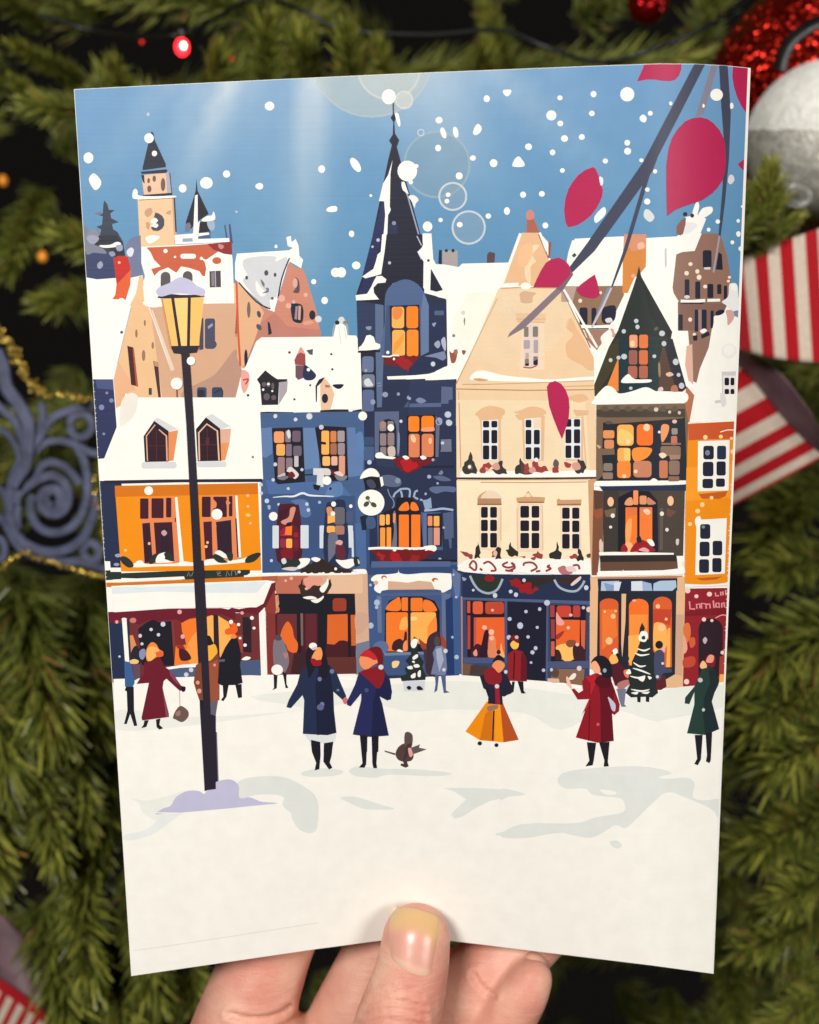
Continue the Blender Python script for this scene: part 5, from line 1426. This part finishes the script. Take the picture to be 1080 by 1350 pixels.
def needles_mesh(name, L, nl, seed, dens):
    """needles spread along a twig that runs up local +Z"""
    g = random.Random(seed)
    verts, faces, tone = [], [], []
    n = int(dens * L)
    for k in range(n):
        t = (k + g.random()) / n
        z = L * t
        az = g.uniform(0, 2 * math.pi)
        spread = math.radians(g.uniform(22, 62)) * (1.0 - 0.55 * max(0, t - 0.75) / 0.25)
        ln = nl * g.uniform(0.75, 1.25) * (1.0 - 0.25 * t)
        out = Vector((math.cos(az), math.sin(az), 0))
        d0 = (out * math.sin(spread) + Vector((0, 0, math.cos(spread)))).normalized()
        d1 = (d0 + Vector((0, 0, 0.35)) * g.uniform(0.2, 1.4) + Vector((g.uniform(-.2, .2), g.uniform(-.2, .2), 0))).normalized()
        base = Vector((0, 0, z)) + out * 0.0012
        mid = base + d0 * ln * 0.5
        tip = mid + d1 * ln * 0.5
        side = d0.cross(Vector((g.uniform(-1, 1), g.uniform(-1, 1), g.uniform(-.3, .3)))).normalized()
        up = d0.cross(side).normalized()
        w = g.uniform(0.0006, 0.00095)
        i0 = len(verts)
        for c, ww in ((base, w * .7), (mid, w)):
            verts += [c + side * ww, c + up * ww * .45, c - side * ww, c - up * ww * .45]
        verts.append(tip + side * w * .35)
        verts.append(tip - side * w * .35)
        for q in range(4):
            a, c = i0 + q, i0 + (q + 1) % 4
            faces.append((a, c, c + 4, a + 4))
        m4 = i0 + 4; tA = i0 + 8; tB = i0 + 9
        faces += [(m4, m4 + 1, tA), (m4 + 1, m4 + 2, tB, tA), (m4 + 2, m4 + 3, tB), (m4 + 3, m4, tA, tB)]
        f = g.random()
        young = 0.25 + 0.75 * t
        c = [a0 + (b0 - a0) * (0.2 + 0.6 * f * young) for a0, b0 in zip((54, 68, 22), (222, 216, 98))]
        if g.random() < 0.04:
            c = [150, 120, 66]
        tone += [(*lin(c), 1)] * 10
    me = bpy.data.meshes.new(name)
    me.from_pydata([tuple(q) for q in verts], [], faces)
    ca = me.color_attributes.new('tone', 'FLOAT_COLOR', 'POINT')
    flat = []
    for q in tone:
        flat.extend(q)
    ca.data.foreach_set('color', flat)
    me.materials.append(needle_mat)
    return me

def twig_mesh(name, L, rad):
    bm = bmesh.new()
    prev = None
    for k in range(7):
        t = k / 6
        rr = rad * (1 - 0.6 * t)
        ringv = [bm.verts.new((rr * math.cos(a), rr * math.sin(a), L * t)) for a in [2 * math.pi * q / 7 for q in range(7)]]
        if prev:
            for q in range(7):
                bm.faces.new((prev[q], prev[(q + 1) % 7], ringv[(q + 1) % 7], ringv[q]))
        prev = ringv
    bm.faces.new(prev)
    me = bpy.data.meshes.new(name)
    bm.to_mesh(me); bm.free()
    me.materials.append(twig_mat)
    return me

VAR = []
for i, (L, nl, dens) in enumerate(((.085, .022, 5800), (.085, .019, 6200), (.07, .023, 5600), (.095, .020, 5800), (.06, .020, 6200))):
    VAR.append((L, twig_mesh('branch', L, .0016), needles_mesh('needles', L, nl, 20 + i, dens)))
tree = empty('christmas_tree', CAM + Vector((0, 0.95, -0.9)), 'dark green needle Christmas tree filling the background behind the card', 'tree')
tree_root_inv = Matrix.Translation(tree.location).inverted()
# trunk deep inside
bm = bmesh.new()
bmesh.ops.create_cone(bm, cap_ends=True, segments=20, radius1=.05, radius2=.03, depth=1.6, matrix=Matrix.Translation(CAM + Vector((0.0, 1.25, -.35))))
from_bm('trunk', bm, twig_mat, tree, True)
nb = 0
def branch(p0, p1, var=None, squash=1.0):
    global nb
    L, tw, ne = VAR[rng.randrange(len(VAR)) if var is None else var]
    d = p1 - p0
    o = bpy.data.objects.new('branch', tw); COL.objects.link(o)
    q = bpy.data.objects.new('needles', ne); COL.objects.link(q)
    q.parent = o
    o.parent = tree
    sc = d.length / L
    M = Matrix.Translation(p0) @ d.to_track_quat('Z', 'Y').to_matrix().to_4x4() @ Matrix.Rotation(rng.uniform(0, 6.28), 4, 'Z') @ Matrix.Diagonal((min(sc, 1.3), min(sc, 1.3), sc, 1))
    o.matrix_parent_inverse = tree_root_inv
    o.matrix_basis = M
    nb += 1

def br(x0, y0, d0, x1, y1, d1, var=None):
    branch(P(x0, y0, d0), P(x1, y1, d1), var)

FRONT = [
 # left side, drooping tips
 (20, 760, .47, 70, 960, .43), (-50, 800, .47, 10, 1010, .43), (110, 790, .50, 120, 960, .46), (40, 930, .46, 75, 1130, .42), (100, 900, .48, 110, 1090, .44), (-40, 960, .47, -10, 1150, .43),
 (150, 1000, .48, 105, 1200, .43), (95, 1100, .46, 120, 1290, .41), (170, 1130, .46, 205, 1310, .41), (60, 1180, .46, 90, 1350, .42), (215, 1170, .48, 262, 1320, .43), (140, 1200, .46, 170, 1390, .41), (90, 1280, .46, 150, 1430, .42), (230, 1280, .47, 215, 1420, .43),
 # top edge, needles standing up
 (470, 200, .50, 458, 45, .45), (420, 190, .52, 395, 50, .47), (350, 170, .50, 352, 30, .46), (530, 190, .53, 500, 60, .49), (270, 170, .50, 290, 70, .46), (190, 190, .48, 150, 85, .44), (110, 110, .49, 20, 60, .45), (60, 40, .50, -30, -30, .46), (90, 160, .50, 20, 110, .47), (330, 60, .54, 380, -40, .5), (600, 160, .56, 640, 70, .52), (150, 20, .56, 60, -40, .52), (690, 140, .58, 640, 10, .54),
 # left edge beside the card
 (190, 340, .47, 82, 312, .44), (170, 380, .50, 60, 400, .47), (60, 250, .55, 10, 350, .5), (150, 150, .48, 40, 140, .46),
 # right side below the ribbon
 (1150, 800, .47, 990, 880, .43), (1140, 860, .47, 985, 960, .42), (1100, 820, .48, 1020, 960, .44), (1000, 860, .50, 1060, 1010, .45), (940, 900, .49, 1000, 1020, .45), (1150, 930, .46, 1020, 1010, .42), (1120, 1050, .48, 990, 1120, .44), (1150, 1120, .46, 1030, 1190, .42), (1120, 1200, .46, 985, 1250, .42), (1000, 1190, .49, 1070, 1320, .44), (1140, 1250, .46, 1010, 1370, .42), (950, 1240, .50, 980, 1370, .45), (880, 1300, .50, 900, 1400, .46), (1130, 720, .52, 1010, 760, .48), (1060, 640, .54, 1000, 730, .5),
 # sprigs in front of the ornaments on the right
 (1010, 330, .392, 1016, 225, .378), (985, 320, .396, 1001, 245, .382), (1050, 325, .400, 1006, 262, .384), (960, 330, .392, 1030, 262, .380), (985, 335, .398, 1052, 286, .386), (960, 300, .394, 1012, 232, .386),
]
for f in FRONT:
    br(*f)
# deeper boughs, too many and too dim to count: one dense mass inside the tree
import numpy as np
deep_src = needles_mesh('needles_deep', .1, .022, 77, 3000)
nv = len(deep_src.vertices)
co = np.empty(nv * 3, dtype=np.float32); deep_src.vertices.foreach_get('co', co); co = co.reshape(-1, 3)
tn = np.empty(nv * 4, dtype=np.float32); deep_src.color_attributes['tone'].data.foreach_get('color', tn)
lt = np.array([pl.loop_total for pl in deep_src.polygons]); ls0 = np.array([pl.loop_start for pl in deep_src.polygons])
lv = np.empty(len(deep_src.loops), dtype=np.int32); deep_src.loops.foreach_get('vertex_index', lv)
allc, allv, allt, alls, alln, nl_ = [], [], [], [], [], 0
ND = 230
for k in range(ND):
    x = -300 + 1680 * ((k * 0.618034) % 1.0)
    y = -250 + 1850 * (k + 0.5) / ND
    d = rng.uniform(.58, .80)
    a_ = rng.uniform(0.1, 1.5) * (1 if rng.random() < .5 else -1)
    ln = rng.uniform(170, 270)
    p0, p1 = P(x, y, d), P(x + math.sin(a_) * ln, y + math.cos(a_) * ln * .8 * (1 if y > 300 else -.6), d - rng.uniform(.02, .06))
    dd = p1 - p0
    M = np.array(Matrix.Translation(p0) @ dd.to_track_quat('Z', 'Y').to_matrix().to_4x4() @ Matrix.Diagonal((1.1, 1.1, dd.length / .1, 1)))
    allc.append(co @ M[:3, :3].T + M[:3, 3]); alln.append(tn); allv.append(lv + k * nv); allt.append(lt); alls.append(ls0 + k * len(lv))
dm = bpy.data.meshes.new('inner_boughs')
dm.vertices.add(nv * ND); dm.vertices.foreach_set('co', np.concatenate(allc).astype(np.float32).ravel())
dm.loops.add(len(lv) * ND); dm.loops.foreach_set('vertex_index', np.concatenate(allv).astype(np.int32))
dm.polygons.add(len(lt) * ND); dm.polygons.foreach_set('loop_start', np.concatenate(alls).astype(np.int32))
dm.update(calc_edges=True); dm.validate()
dca = dm.color_attributes.new('tone', 'FLOAT_COLOR', 'POINT'); dca.data.foreach_set('color', np.concatenate(alln))
bpy.data.meshes.remove(deep_src)
dob = link('inner_boughs', dm, needle_mat, tree); dob['kind'] = 'stuff'
print('branches', nb)

# ================================================================== string lights
wire_mat = noise_mat('wire', (16, 18, 18), (26, 28, 26), 100, 0.35)
def tube(name, pts, rad, mat, parent=None, seg=8, sm=True):
    pts = catmull([tuple(q) for q in pts], False, 6)
    bm = bmesh.new(); prev = None
    for i, q in enumerate(pts):
        t = (Vector(pts[min(i + 1, len(pts) - 1)]) - Vector(pts[max(i - 1, 0)])).normalized()
        u = t.cross(Vector((0.1, 0.9, 0.3))).normalized(); v = t.cross(u)
        rg = [bm.verts.new(Vector(q) + u * rad * math.cos(a) + v * rad * math.sin(a)) for a in [2 * math.pi * k / seg for k in range(seg)]]
        if prev:
            for k in range(seg):
                bm.faces.new((prev[k], prev[(k + 1) % seg], rg[(k + 1) % seg], rg[k]))
        prev = rg
    return from_bm(name, bm, mat, parent, sm)

ls = empty('string_lights', P(240, 40, .46), 'dark cable of Christmas lights with a lit red bulb above the card', 'string lights')
tube('cable', [P(-60, -20, .47), P(120, 40, .50), P(235, 46, .465), P(330, 0, .50), P(395, 12, .49), P(450, 38, .49), P(560, 46, .49), (P(660, 40, .49)), P(720, 62, .49), P(790, 82, .48), P(860, 66, .47), P(940, 30, .47), P(1000, -10, .48)], .0011, wire_mat, ls)
def bulb(px, py, d, rp, colr, strength, name='bulb'):
    m, nt, b = new_mat(name + '_glow')
    b.inputs['Base Color'].default_value = (*colr, 1)
    b.inputs['Emission Color'].default_value = (*colr, 1)
    setin(b, Emission_Strength=strength, Roughness=0.2)
    bm = bmesh.new()
    bmesh.ops.create_uvsphere(bm, u_segments=18, v_segments=12, radius=rp / K * d, matrix=Matrix.Translation(P(px, py, d)) @ Matrix.Diagonal((1, 1, 1.25, 1)))
    return from_bm(name, bm, m, ls, True)
bulb(240, 62, .455, 9, (1.0, .012, .02), 7)
bulb(242, 60, .448, 3.2, (1.0, .55, .35), 14, 'filament')
bm = bmesh.new()
bmesh.ops.create_cone(bm, cap_ends=True, segments=14, radius1=.0022, radius2=.0030, depth=.008, matrix=Matrix.Translation(P(240, 44, .4555)))
from_bm('bulb_socket', bm, wire_mat, ls, True)
for q in ((50, 288, .60), (56, 338, .58), (4, 238, .60)):  # faint amber glints, stood in for by dim glowing bulbs
    bulb(*q, 6, (1.0, .35, .03), 0.22)
for q in ((305, 77, .52), (187, 55, .52)):
    bulb(*q, 2.2, (1.0, .03, .02), .7)

# ================================================================== ornaments
def glitter(name, colr, scale, rough=.28, metal=1.0, k=0.9, dark=None):
    m, nt, b = new_mat(name)
    tc = nd(nt, 'ShaderNodeTexCoord')
    v = nd(nt, 'ShaderNodeTexVoronoi'); v.inputs['Scale'].default_value = scale
    nt.links.new(tc.outputs['Object'], v.inputs['Vector'])
    sub = nd(nt, 'ShaderNodeVectorMath', operation='SUBTRACT'); sub.inputs[1].default_value = (.5, .5, .5)
    nt.links.new(v.outputs['Color'], sub.inputs[0])
    sc = nd(nt, 'ShaderNodeVectorMath', operation='SCALE'); sc.inputs['Scale'].default_value = k * 2
    nt.links.new(sub.outputs[0], sc.inputs[0])
    ge = nd(nt, 'ShaderNodeNewGeometry')
    ad = nd(nt, 'ShaderNodeVectorMath', operation='ADD')
    nt.links.new(ge.outputs['Normal'], ad.inputs[0]); nt.links.new(sc.outputs[0], ad.inputs[1])
    nm = nd(nt, 'ShaderNodeVectorMath', operation='NORMALIZE'); nt.links.new(ad.outputs[0], nm.inputs[0])
    nt.links.new(nm.outputs[0], b.inputs['Normal'])
    mr = nd(nt, 'ShaderNodeMixRGB'); mr.inputs[1].default_value = (*lin(dark or colr), 1); mr.inputs[2].default_value = (*lin(colr), 1)
    sp = nd(nt, 'ShaderNodeSeparateColor'); nt.links.new(v.outputs['Color'], sp.inputs[0]); nt.links.new(sp.outputs[0], mr.inputs[0])
    nt.links.new(mr.outputs[0], b.inputs['Base Color'])
    setin(b, Roughness=rough, Metallic=metal)
    return m
def ball_bm(px, py, d, rp, sub=5, sx=1, sy=1, sz=1):
    bm = bmesh.new()
    bmesh.ops.create_icosphere(bm, subdivisions=sub, radius=rp / K * d, matrix=Matrix.Translation(P(px, py, d)) @ Matrix.Diagonal((sx, sy, sz, 1)))
    return bm
red_glit = glitter('red_glitter', (206, 40, 22), 900, .3, .85, .75, (120, 14, 10))
rb = empty('bauble', P(1085, 125, .44), 'large red glitter bauble with a curved black band, at the top right corner', 'bauble')
from_bm('ball', ball_bm(1092, 135, .455, 160), red_glit, rb, True)
bk = noise_mat('black_band', (18, 16, 16), (34, 32, 30), 200, .4, .3, 900, .0005)
bc, br_ = P(1092, 135, .455), 160 / K * .455
def on_ball(px, py, lift=0.0):
    d = Vector(((px - 540) / K, 1, -(py - 675) / K)).normalized()
    oc = CAM - bc
    B = oc.dot(d); disc = B * B - (oc.dot(oc) - (br_ + lift) ** 2)
    return CAM + d * (-B - math.sqrt(max(disc, 0)))
def band(name, pts, wpx, mat, parent):
    pts = catmull(pts, False, 6)
    bm = bmesh.new(); prev = None
    for i, (x, y) in enumerate(pts):
        a, c = pts[max(i - 1, 0)], pts[min(i + 1, len(pts) - 1)]
        dx, dy = c[0] - a[0], c[1] - a[1]; L = math.hypot(dx, dy)
        nx, ny = -dy / L, dx / L
        row = [bm.verts.new(on_ball(x + nx * wpx * t, y + ny * wpx * t, .0016 * (1 - (abs(t) * 2) ** 4) - .0002)) for t in (-.5, -.4, -.2, 0, .2, .4, .5)]
        if prev:
            for k in range(6):
                bm.faces.new((prev[k], prev[k + 1], row[k + 1], row[k]))
        prev = row
    bmesh.ops.recalc_face_normals(bm, faces=bm.faces[:])
    return from_bm(name, bm, mat, parent, True)
band('band', [(1028, 92), (1034, 70), (1046, 52), (1062, 39), (1080, 30), (1110, 24), (1140, 28)], 19, bk, rb)

fr = empty('two_tone_ornament', P(1085, 170, .40), 'round ornament with frosted white top and brushed silver lower half, beside the card', 'ornament')
frost = noise_mat('white_frost', (226, 224, 212), (252, 250, 242), 260, .9, .8, 800, .0012, Sheen_Weight=.3)
c0, R0 = P(1086, 186, .415), 100 / K * .415
def half(top):
    bm = bmesh.new()
    rows = []
    N, Mv = 72, 18
    for j in range(Mv + 1):
        t = j / Mv
        el = (math.pi / 2 * t) if top else (-math.pi / 2 * t)
        el = el + (0.14 if top else 0.14) * (1 - t)
        rr = R0 * (1.006 if top else 1.0)
        row = []
        for k in range(N):
            a = 2 * math.pi * k / N
            wob = (0.015 * rng.uniform(-1, 1) * R0) if (top and j < 2) else 0
            row.append(bm.verts.new(c0 + Vector((rr * math.cos(el) * math.cos(a), rr * math.cos(el) * math.sin(a), rr * math.sin(el) + wob))))
        rows.append(row)
    for j in range(Mv):
        for k in range(N):
            q = (rows[j][k], rows[j][(k + 1) % N], rows[j + 1][(k + 1) % N], rows[j + 1][k])
            bm.faces.new(q if top else q[::-1])
    bmesh.ops.remove_doubles(bm, verts=bm.verts[:], dist=1e-6)
    bmesh.ops.rotate(bm, verts=bm.verts[:], cent=c0, matrix=Matrix.Rotation(math.radians(21.5), 3, 'X'))
    return bm
from_bm('frosted_cap', half(True), frost, fr, True)
silver = noise_mat('brushed_silver', (168, 165, 155), (220, 216, 204), 260, .5, .6, 700, .0010, Metallic=.3)
from_bm('silver_base', half(False), silver, fr, True)
glass, nt, b = new_mat('clear_bead')
b.inputs['Base Color'].default_value = (.95, .95, .93, 1)
setin(b, Roughness=.05, Transmission_Weight=.9, IOR=1.45)
bm = bmesh.new()
n1, n2 = 40, 16
ctr = P(1052, 256, .383); R1, R2 = .0048, .0015
vv = [[bm.verts.new(ctr + Vector(((R1 + R2 * math.cos(w)) * math.cos(u), R2 * math.sin(w), (R1 + R2 * math.cos(w)) * math.sin(u) * .8))) for w in [2 * math.pi * q / n2 for q in range(n2)]] for u in [2 * math.pi * q / n1 for q in range(n1)]]
for i in range(n1):
    for j in range(n2):
        bm.faces.new((vv[i][j], vv[i][(j + 1) % n2], vv[(i + 1) % n1][(j + 1) % n2], vv[(i + 1) % n1][j]))
bmesh.ops.recalc_face_normals(bm, faces=bm.faces[:])
rg = from_bm('glass_ring', bm, glass, None, True)
tag(rg, 'small clear glass ring hanging in front of the silver half ornament', 'glass ring')
sb = from_bm('bauble', ball_bm(855, 3, .50, 27), glitter('deep_red_glitter', (190, 20, 24), 700, .25, .8, .5, (110, 8, 12)), None, True)
tag(sb, 'small red glitter bauble cut by the top edge of the photo', 'bauble')

# ================================================================== striped ribbon
def ribbon_mat(name):
    m, nt, b = new_mat(name)
    at = nd(nt, 'ShaderNodeVertexColor'); at.layer_name = 'dye'
    tc = nd(nt, 'ShaderNodeTexCoord')
    n = nd(nt, 'ShaderNodeTexNoise'); n.inputs['Scale'].default_value = 700; n.inputs['Detail'].default_value = 3
    nt.links.new(tc.outputs['Object'], n.inputs['Vector'])
    mr = nd(nt, 'ShaderNodeMapRange'); mr.inputs['To Min'].default_value = .75; mr.inputs['To Max'].default_value = 1.15
    nt.links.new(n.outputs['Fac'], mr.inputs['Value'])
    mu = nd(nt, 'ShaderNodeVectorMath', operation='SCALE'); nt.links.new(at.outputs['Color'], mu.inputs[0]); nt.links.new(mr.outputs[0], mu.inputs['Scale'])
    nt.links.new(mu.outputs[0], b.inputs['Base Color'])
    bp = nd(nt, 'ShaderNodeBump'); bp.inputs['Strength'].default_value = .5; bp.inputs['Distance'].default_value = .0006
    nt.links.new(n.outputs['Fac'], bp.inputs['Height']); nt.links.new(bp.outputs['Normal'], b.inputs['Normal'])
    setin(b, Roughness=.85, Sheen_Weight=.4, Specular_IOR_Level=.2)
    return m
rib_m = ribbon_mat('striped_velvet')
mauve = noise_mat('ribbon_back', (92, 66, 74), (122, 92, 98), 90, .5, .2, 900, .0004)
RED, WHT = (176, 8, 24), (214, 196, 178)
def surf(name, A, B, parent, dye, mat, nu=120, nv=20, thick=.0008):
    """A, B: two edges as (px, py, depth) polylines; stripes follow u along them"""
    a = catmull(A, False, 10); c = catmull(B, False, 10)
    def at(pl, t):
        f = t * (len(pl) - 1); i = min(int(f), len(pl) - 2); k = f - i
        return [pl[i][q] + (pl[i + 1][q] - pl[i][q]) * k for q in range(3)]
    verts, faces, colr = [], [], []
    for i in range(nu + 1):
        pa, pb = at(a, i / nu), at(c, i / nu)
        for j in range(nv + 1):
            v = j / nv
            q = [pa[k] + (pb[k] - pa[k]) * v for k in range(3)]
            verts.append(P(*q)); colr.append((*lin(dye(i / nu, v)), 1))
    W_ = nv + 1
    for i in range(nu):
        for j in range(nv):
            k = i * W_ + j
            faces.append((k, k + 1, k + W_ + 1, k + W_))
    n0 = len(verts)
    verts += [q + Vector((0, thick, 0)) for q in verts]
    colr += colr
    faces += [tuple(n0 + k for k in f[::-1]) for f in faces]
    rim = [i * W_ for i in range(nu + 1)] + [nu * W_ + j for j in range(1, nv + 1)] + [i * W_ + nv for i in range(nu - 1, -1, -1)] + [j for j in range(nv - 1, 0, -1)]
    for x, y in zip(rim, rim[1:] + rim[:1]):
        faces.append((x, y, n0 + y, n0 + x))
    me = bpy.data.meshes.new(name)
    me.from_pydata([tuple(q) for q in verts], [], faces)
    ca = me.color_attributes.new('dye', 'FLOAT_COLOR', 'POINT')
    flat = []
    for q in colr:
        flat.extend(q)
    ca.data.foreach_set('color', flat)
    bm = bmesh.new(); bm.from_mesh(me); bmesh.ops.recalc_face_normals(bm, faces=bm.faces[:]); bm.to_mesh(me); bm.free()
    return link(name, me, mat, parent, True)
def stripes(n, off, duty=.5):
    def f(u, v):
        return RED if ((u * n + off) % 1.0) < duty else WHT
    return f
rbn = empty('ribbon', P(1030, 470, .40), 'folded red and white striped velvet ribbon right of the card', 'ribbon')
# upper loop: stripes run down it
surf('upper_loop', [(900, 345, .425), (960, 338, .405), (1010, 324, .395), (1060, 308, .393), (1110, 292, .398), (1180, 280, .415)], [(925, 458, .425), (975, 461, .407), (1020, 472, .397), (1070, 477, .394), (1120, 478, .398), (1190, 470, .415)], rbn, stripes(7.4, .52, .52), rib_m, 260, 24)
# lower tail, folded under
surf('ribbon_tail', [(955, 456, .432), (985, 490, .426), (1030, 541, .419), (1062, 576, .4145), (1087, 602, .4125)], [(845, 516, .446), (875, 550, .440), (920, 601, .433), (952, 636, .428), (960, 670, .426)], rbn, stripes(5.4, .80, .52), rib_m, 240, 30)
surf('ribbon_underside', [(950, 420, .418), (985, 464, .414), (1025, 488, .408), (1060, 530, .404), (1085, 570, .402), (1120, 620, .402)], [(940, 445, .430), (986, 492, .423), (1030, 546, .416), (1062, 580, .412), (1085, 600, .4105), (1130, 642, .410)], rbn, stripes(1, 0), mauve, 60, 16)
rb2 = empty('ribbon', P(20, 1310, .45), 'red and white striped ribbon end with mauve back, at the bottom left corner', 'ribbon')
surf('ribbon_tail', [(-80, 1250, .45), (-20, 1280, .445), (30, 1312, .44), (75, 1350, .44), (110, 1400, .44)], [(-120, 1330, .45), (-50, 1345, .445), (0, 1372, .44), (40, 1400, .44), (70, 1440, .44)], rb2, lambda u, v: (RED if (v < .2 or v > .8 or (u * 13) % 1 < .5) else WHT), rib_m, 200, 40)
surf('ribbon_underside', [(-80, 1165, .455), (-20, 1190, .45), (30, 1235, .45), (70, 1290, .452), (95, 1340, .455)], [(-80, 1252, .452), (-20, 1284, .447), (30, 1316, .442), (76, 1354, .442), (110, 1402, .442)], rb2, stripes(1, 0), mauve, 60, 16)

# ================================================================== filigree star
star = empty('star_ornament', P(40, 610, .42), 'slate blue filigree star ornament with gold beaded rim, left of the card', 'ornament')
fil_m = noise_mat('slate_blue_wood', (54, 60, 88), (92, 98, 128), 130, .6, .5, 240, .0008)
gold_m = glitter('gold_bead', (255, 226, 120), 1400, .25, .7, .4, (226, 182, 72))
Z = 180 / 675.0
def zp(x, y, d=.42):
    return (0 + x * Z, 430 + y * Z, d)
STR = [
 (54, [(-20, 120), (15, 200), (32, 300), (90, 385), (138, 480), (138, 590), (125, 690), (90, 740), (60, 790)]),
 (34, [(-90, 330), (0, 402), (70, 470), (112, 560), (120, 640)]), (28, [(-80, 450), (0, 505), (60, 560), (90, 630), (100, 700)]),
 (34, [(150, 640), (170, 590), (215, 520), (265, 452), (350, 415), (440, 402), (500, 390), (560, 380)]), (34, [(205, 380), (212, 440), (200, 520), (170, 580)]),
 (34, [(345, 490), (360, 448), (400, 432), (440, 450), (455, 490), (440, 530), (400, 548), (360, 532), (345, 490)]),
 (32, [(170, 630), (210, 585), (270, 566), (340, 575), (400, 600), (450, 625), (510, 632), (580, 636)]),
 (36, [(360, 560), (390, 610), (415, 665), (430, 740), (432, 830), (405, 930), (345, 1000), (270, 1022), (200, 1000), (160, 945), (152, 880), (165, 835)]),
 (38, [(80, 880), (92, 830), (140, 790), (200, 755), (260, 740), (320, 775), (340, 840), (325, 900), (285, 930), (240, 925), (205, 890), (200, 850), (220, 815), (258, 806)]),
 (44, [(262, 900), (225, 870), (222, 835), (250, 810), (285, 815), (302, 850), (290, 888), (262, 900)]),
 (34, [(165, 760), (200, 700), (250, 672), (310, 690), (360, 730), (395, 780)]),
 (40, [(95, 690), (60, 760), (45, 860), (52, 960), (95, 1050), (170, 1100), (250, 1118), (330, 1105), (400, 1060), (445, 990), (465, 900), (460, 820)]),
 (30, [(95, 1000), (85, 930), (95, 870)]),
 (36, [(410, 1120), (422, 1080), (455, 1072), (485, 1095), (492, 1128), (470, 1158), (435, 1156), (410, 1120)]),
 (34, [(-40, 930), (20, 965), (60, 1040), (110, 1105), (200, 1150), (300, 1165), (400, 1165), (500, 1195), (580, 1215)]),
 (30, [(-60, 800), (0, 805), (40, 870)]), (30, [(-60, 1090), (0, 1050), (25, 1100), (10, 1150), (-50, 1150)]),
]
def strokes_bm(list_):
    bm = bmesh.new()
    for si, (w, pts) in enumerate(list_):
        pts = catmull(pts, False, 6)
        dep = .4195 + .00035 * si
        prev = None
        for i, (x, y) in enumerate(pts):
            a, c = pts[max(i - 1, 0)], pts[min(i + 1, len(pts) - 1)]
            dx, dy = c[0] - a[0], c[1] - a[1]; L = math.hypot(dx, dy) or 1
            nx, ny = -dy / L, dx / L
            row = []
            w_ = w * 1.28
            for t, dd in ((-.5, .0008), (-.38, 0), (.38, 0), (.5, .0008), (.5, .0034), (-.5, .0034)):
                row.append(bm.verts.new(P(*zp(x + nx * w_ * t, y + ny * w_ * t, dep + dd))))
            if prev:
                for k in range(6):
                    bm.faces.new((prev[k], prev[(k + 1) % 6], row[(k + 1) % 6], row[k]))
            else:
                bm.faces.new(row)
            prev = row
        bm.faces.new(prev[::-1])
    bmesh.ops.recalc_face_normals(bm, faces=bm.faces[:])
    return bm
MIR = [(w, [(-90 - x, y) for x, y in pts]) for w, pts in STR[3:]]
from_bm('filigree', strokes_bm(STR + MIR), fil_m, star)
def beads(path, n, rpx, jit):
    path = catmull(path, False, 8)
    L = [0]
    for a, c in zip(path, path[1:]):
        L.append(L[-1] + math.hypot(c[0] - a[0], c[1] - a[1]))
    out = []
    for k in range(n):
        s_ = L[-1] * (k + .5) / n
        i = max(q for q in range(len(L) - 1) if L[q] <= s_)
        t = (s_ - L[i]) / (L[i + 1] - L[i])
        x = path[i][0] + (path[i + 1][0] - path[i][0]) * t; y = path[i][1] + (path[i + 1][1] - path[i][1]) * t
        out.append((x + rng.gauss(0, jit), y + rng.gauss(0, jit), .414 + rng.uniform(-.002, .003), rpx * rng.uniform(.8, 1.2)))
    return out
BD = beads([(-60, -80), (0, 30), (60, 120), (105, 215), (160, 290), (215, 340)], 110, 8.5, 16) + beads([(150, 300), (230, 345), (330, 342), (420, 362), (520, 350), (620, 330)], 60, 9.5, 9) \
   + beads([(620, 500), (500, 700), (470, 780), (480, 860), (505, 960), (515, 1040), (560, 1200)], 34, 11, 9) + beads([(-60, 1220), (0, 1205), (60, 1150), (115, 1118), (170, 1140), (280, 1180), (400, 1210), (540, 1250), (640, 1270)], 40, 13, 4)
bm = bmesh.new()
for x, y, d, rr in BD:
    bmesh.ops.create_icosphere(bm, subdivisions=2, radius=rr * Z / K * d, matrix=Matrix.Translation(P(*zp(x, y, d))))
from_bm('bead_rim', bm, gold_m, star, False)

# ================================================================== light: a warm room lamp up to the left, dim room around
def area(name, loc, target, size, power, colr):
    ld = bpy.data.lights.new(name, 'AREA')
    ld.shape = 'DISK'; ld.size = size; ld.energy = power; ld.color = colr
    o = bpy.data.objects.new(name, ld); COL.objects.link(o)
    o.location = loc
    o.rotation_euler = (target - loc).to_track_quat('-Z', 'Y').to_euler()
    return o
area('room_lamp', CAM + Vector((-.36, -.75, .42)), CAM + Vector((0, .25, 0)), .34, 12.8, (1.0, .975, .935))
area('right_fill', CAM + Vector((.62, -.62, .16)), CAM + Vector((0, .25, 0)), .34, 5.8, (1.0, .965, .91))  # unseen fill lamp, added to brighten the right side
w = bpy.data.worlds.new('World'); scene.world = w; w.use_nodes = True
w.node_tree.nodes['Background'].inputs[0].default_value = (1.0, .9, .8, 1)
w.node_tree.nodes['Background'].inputs[1].default_value = 0.006

vs = scene.view_settings
vs.view_transform = 'Standard'; vs.look = 'None'; vs.gamma = 1; vs.use_curve_mapping = False
vs.exposure = 0.0
scene.cycles.use_denoising = True
scene.cycles.transparent_max_bounces = 24
scene.cycles.sample_clamp_indirect = 5.0
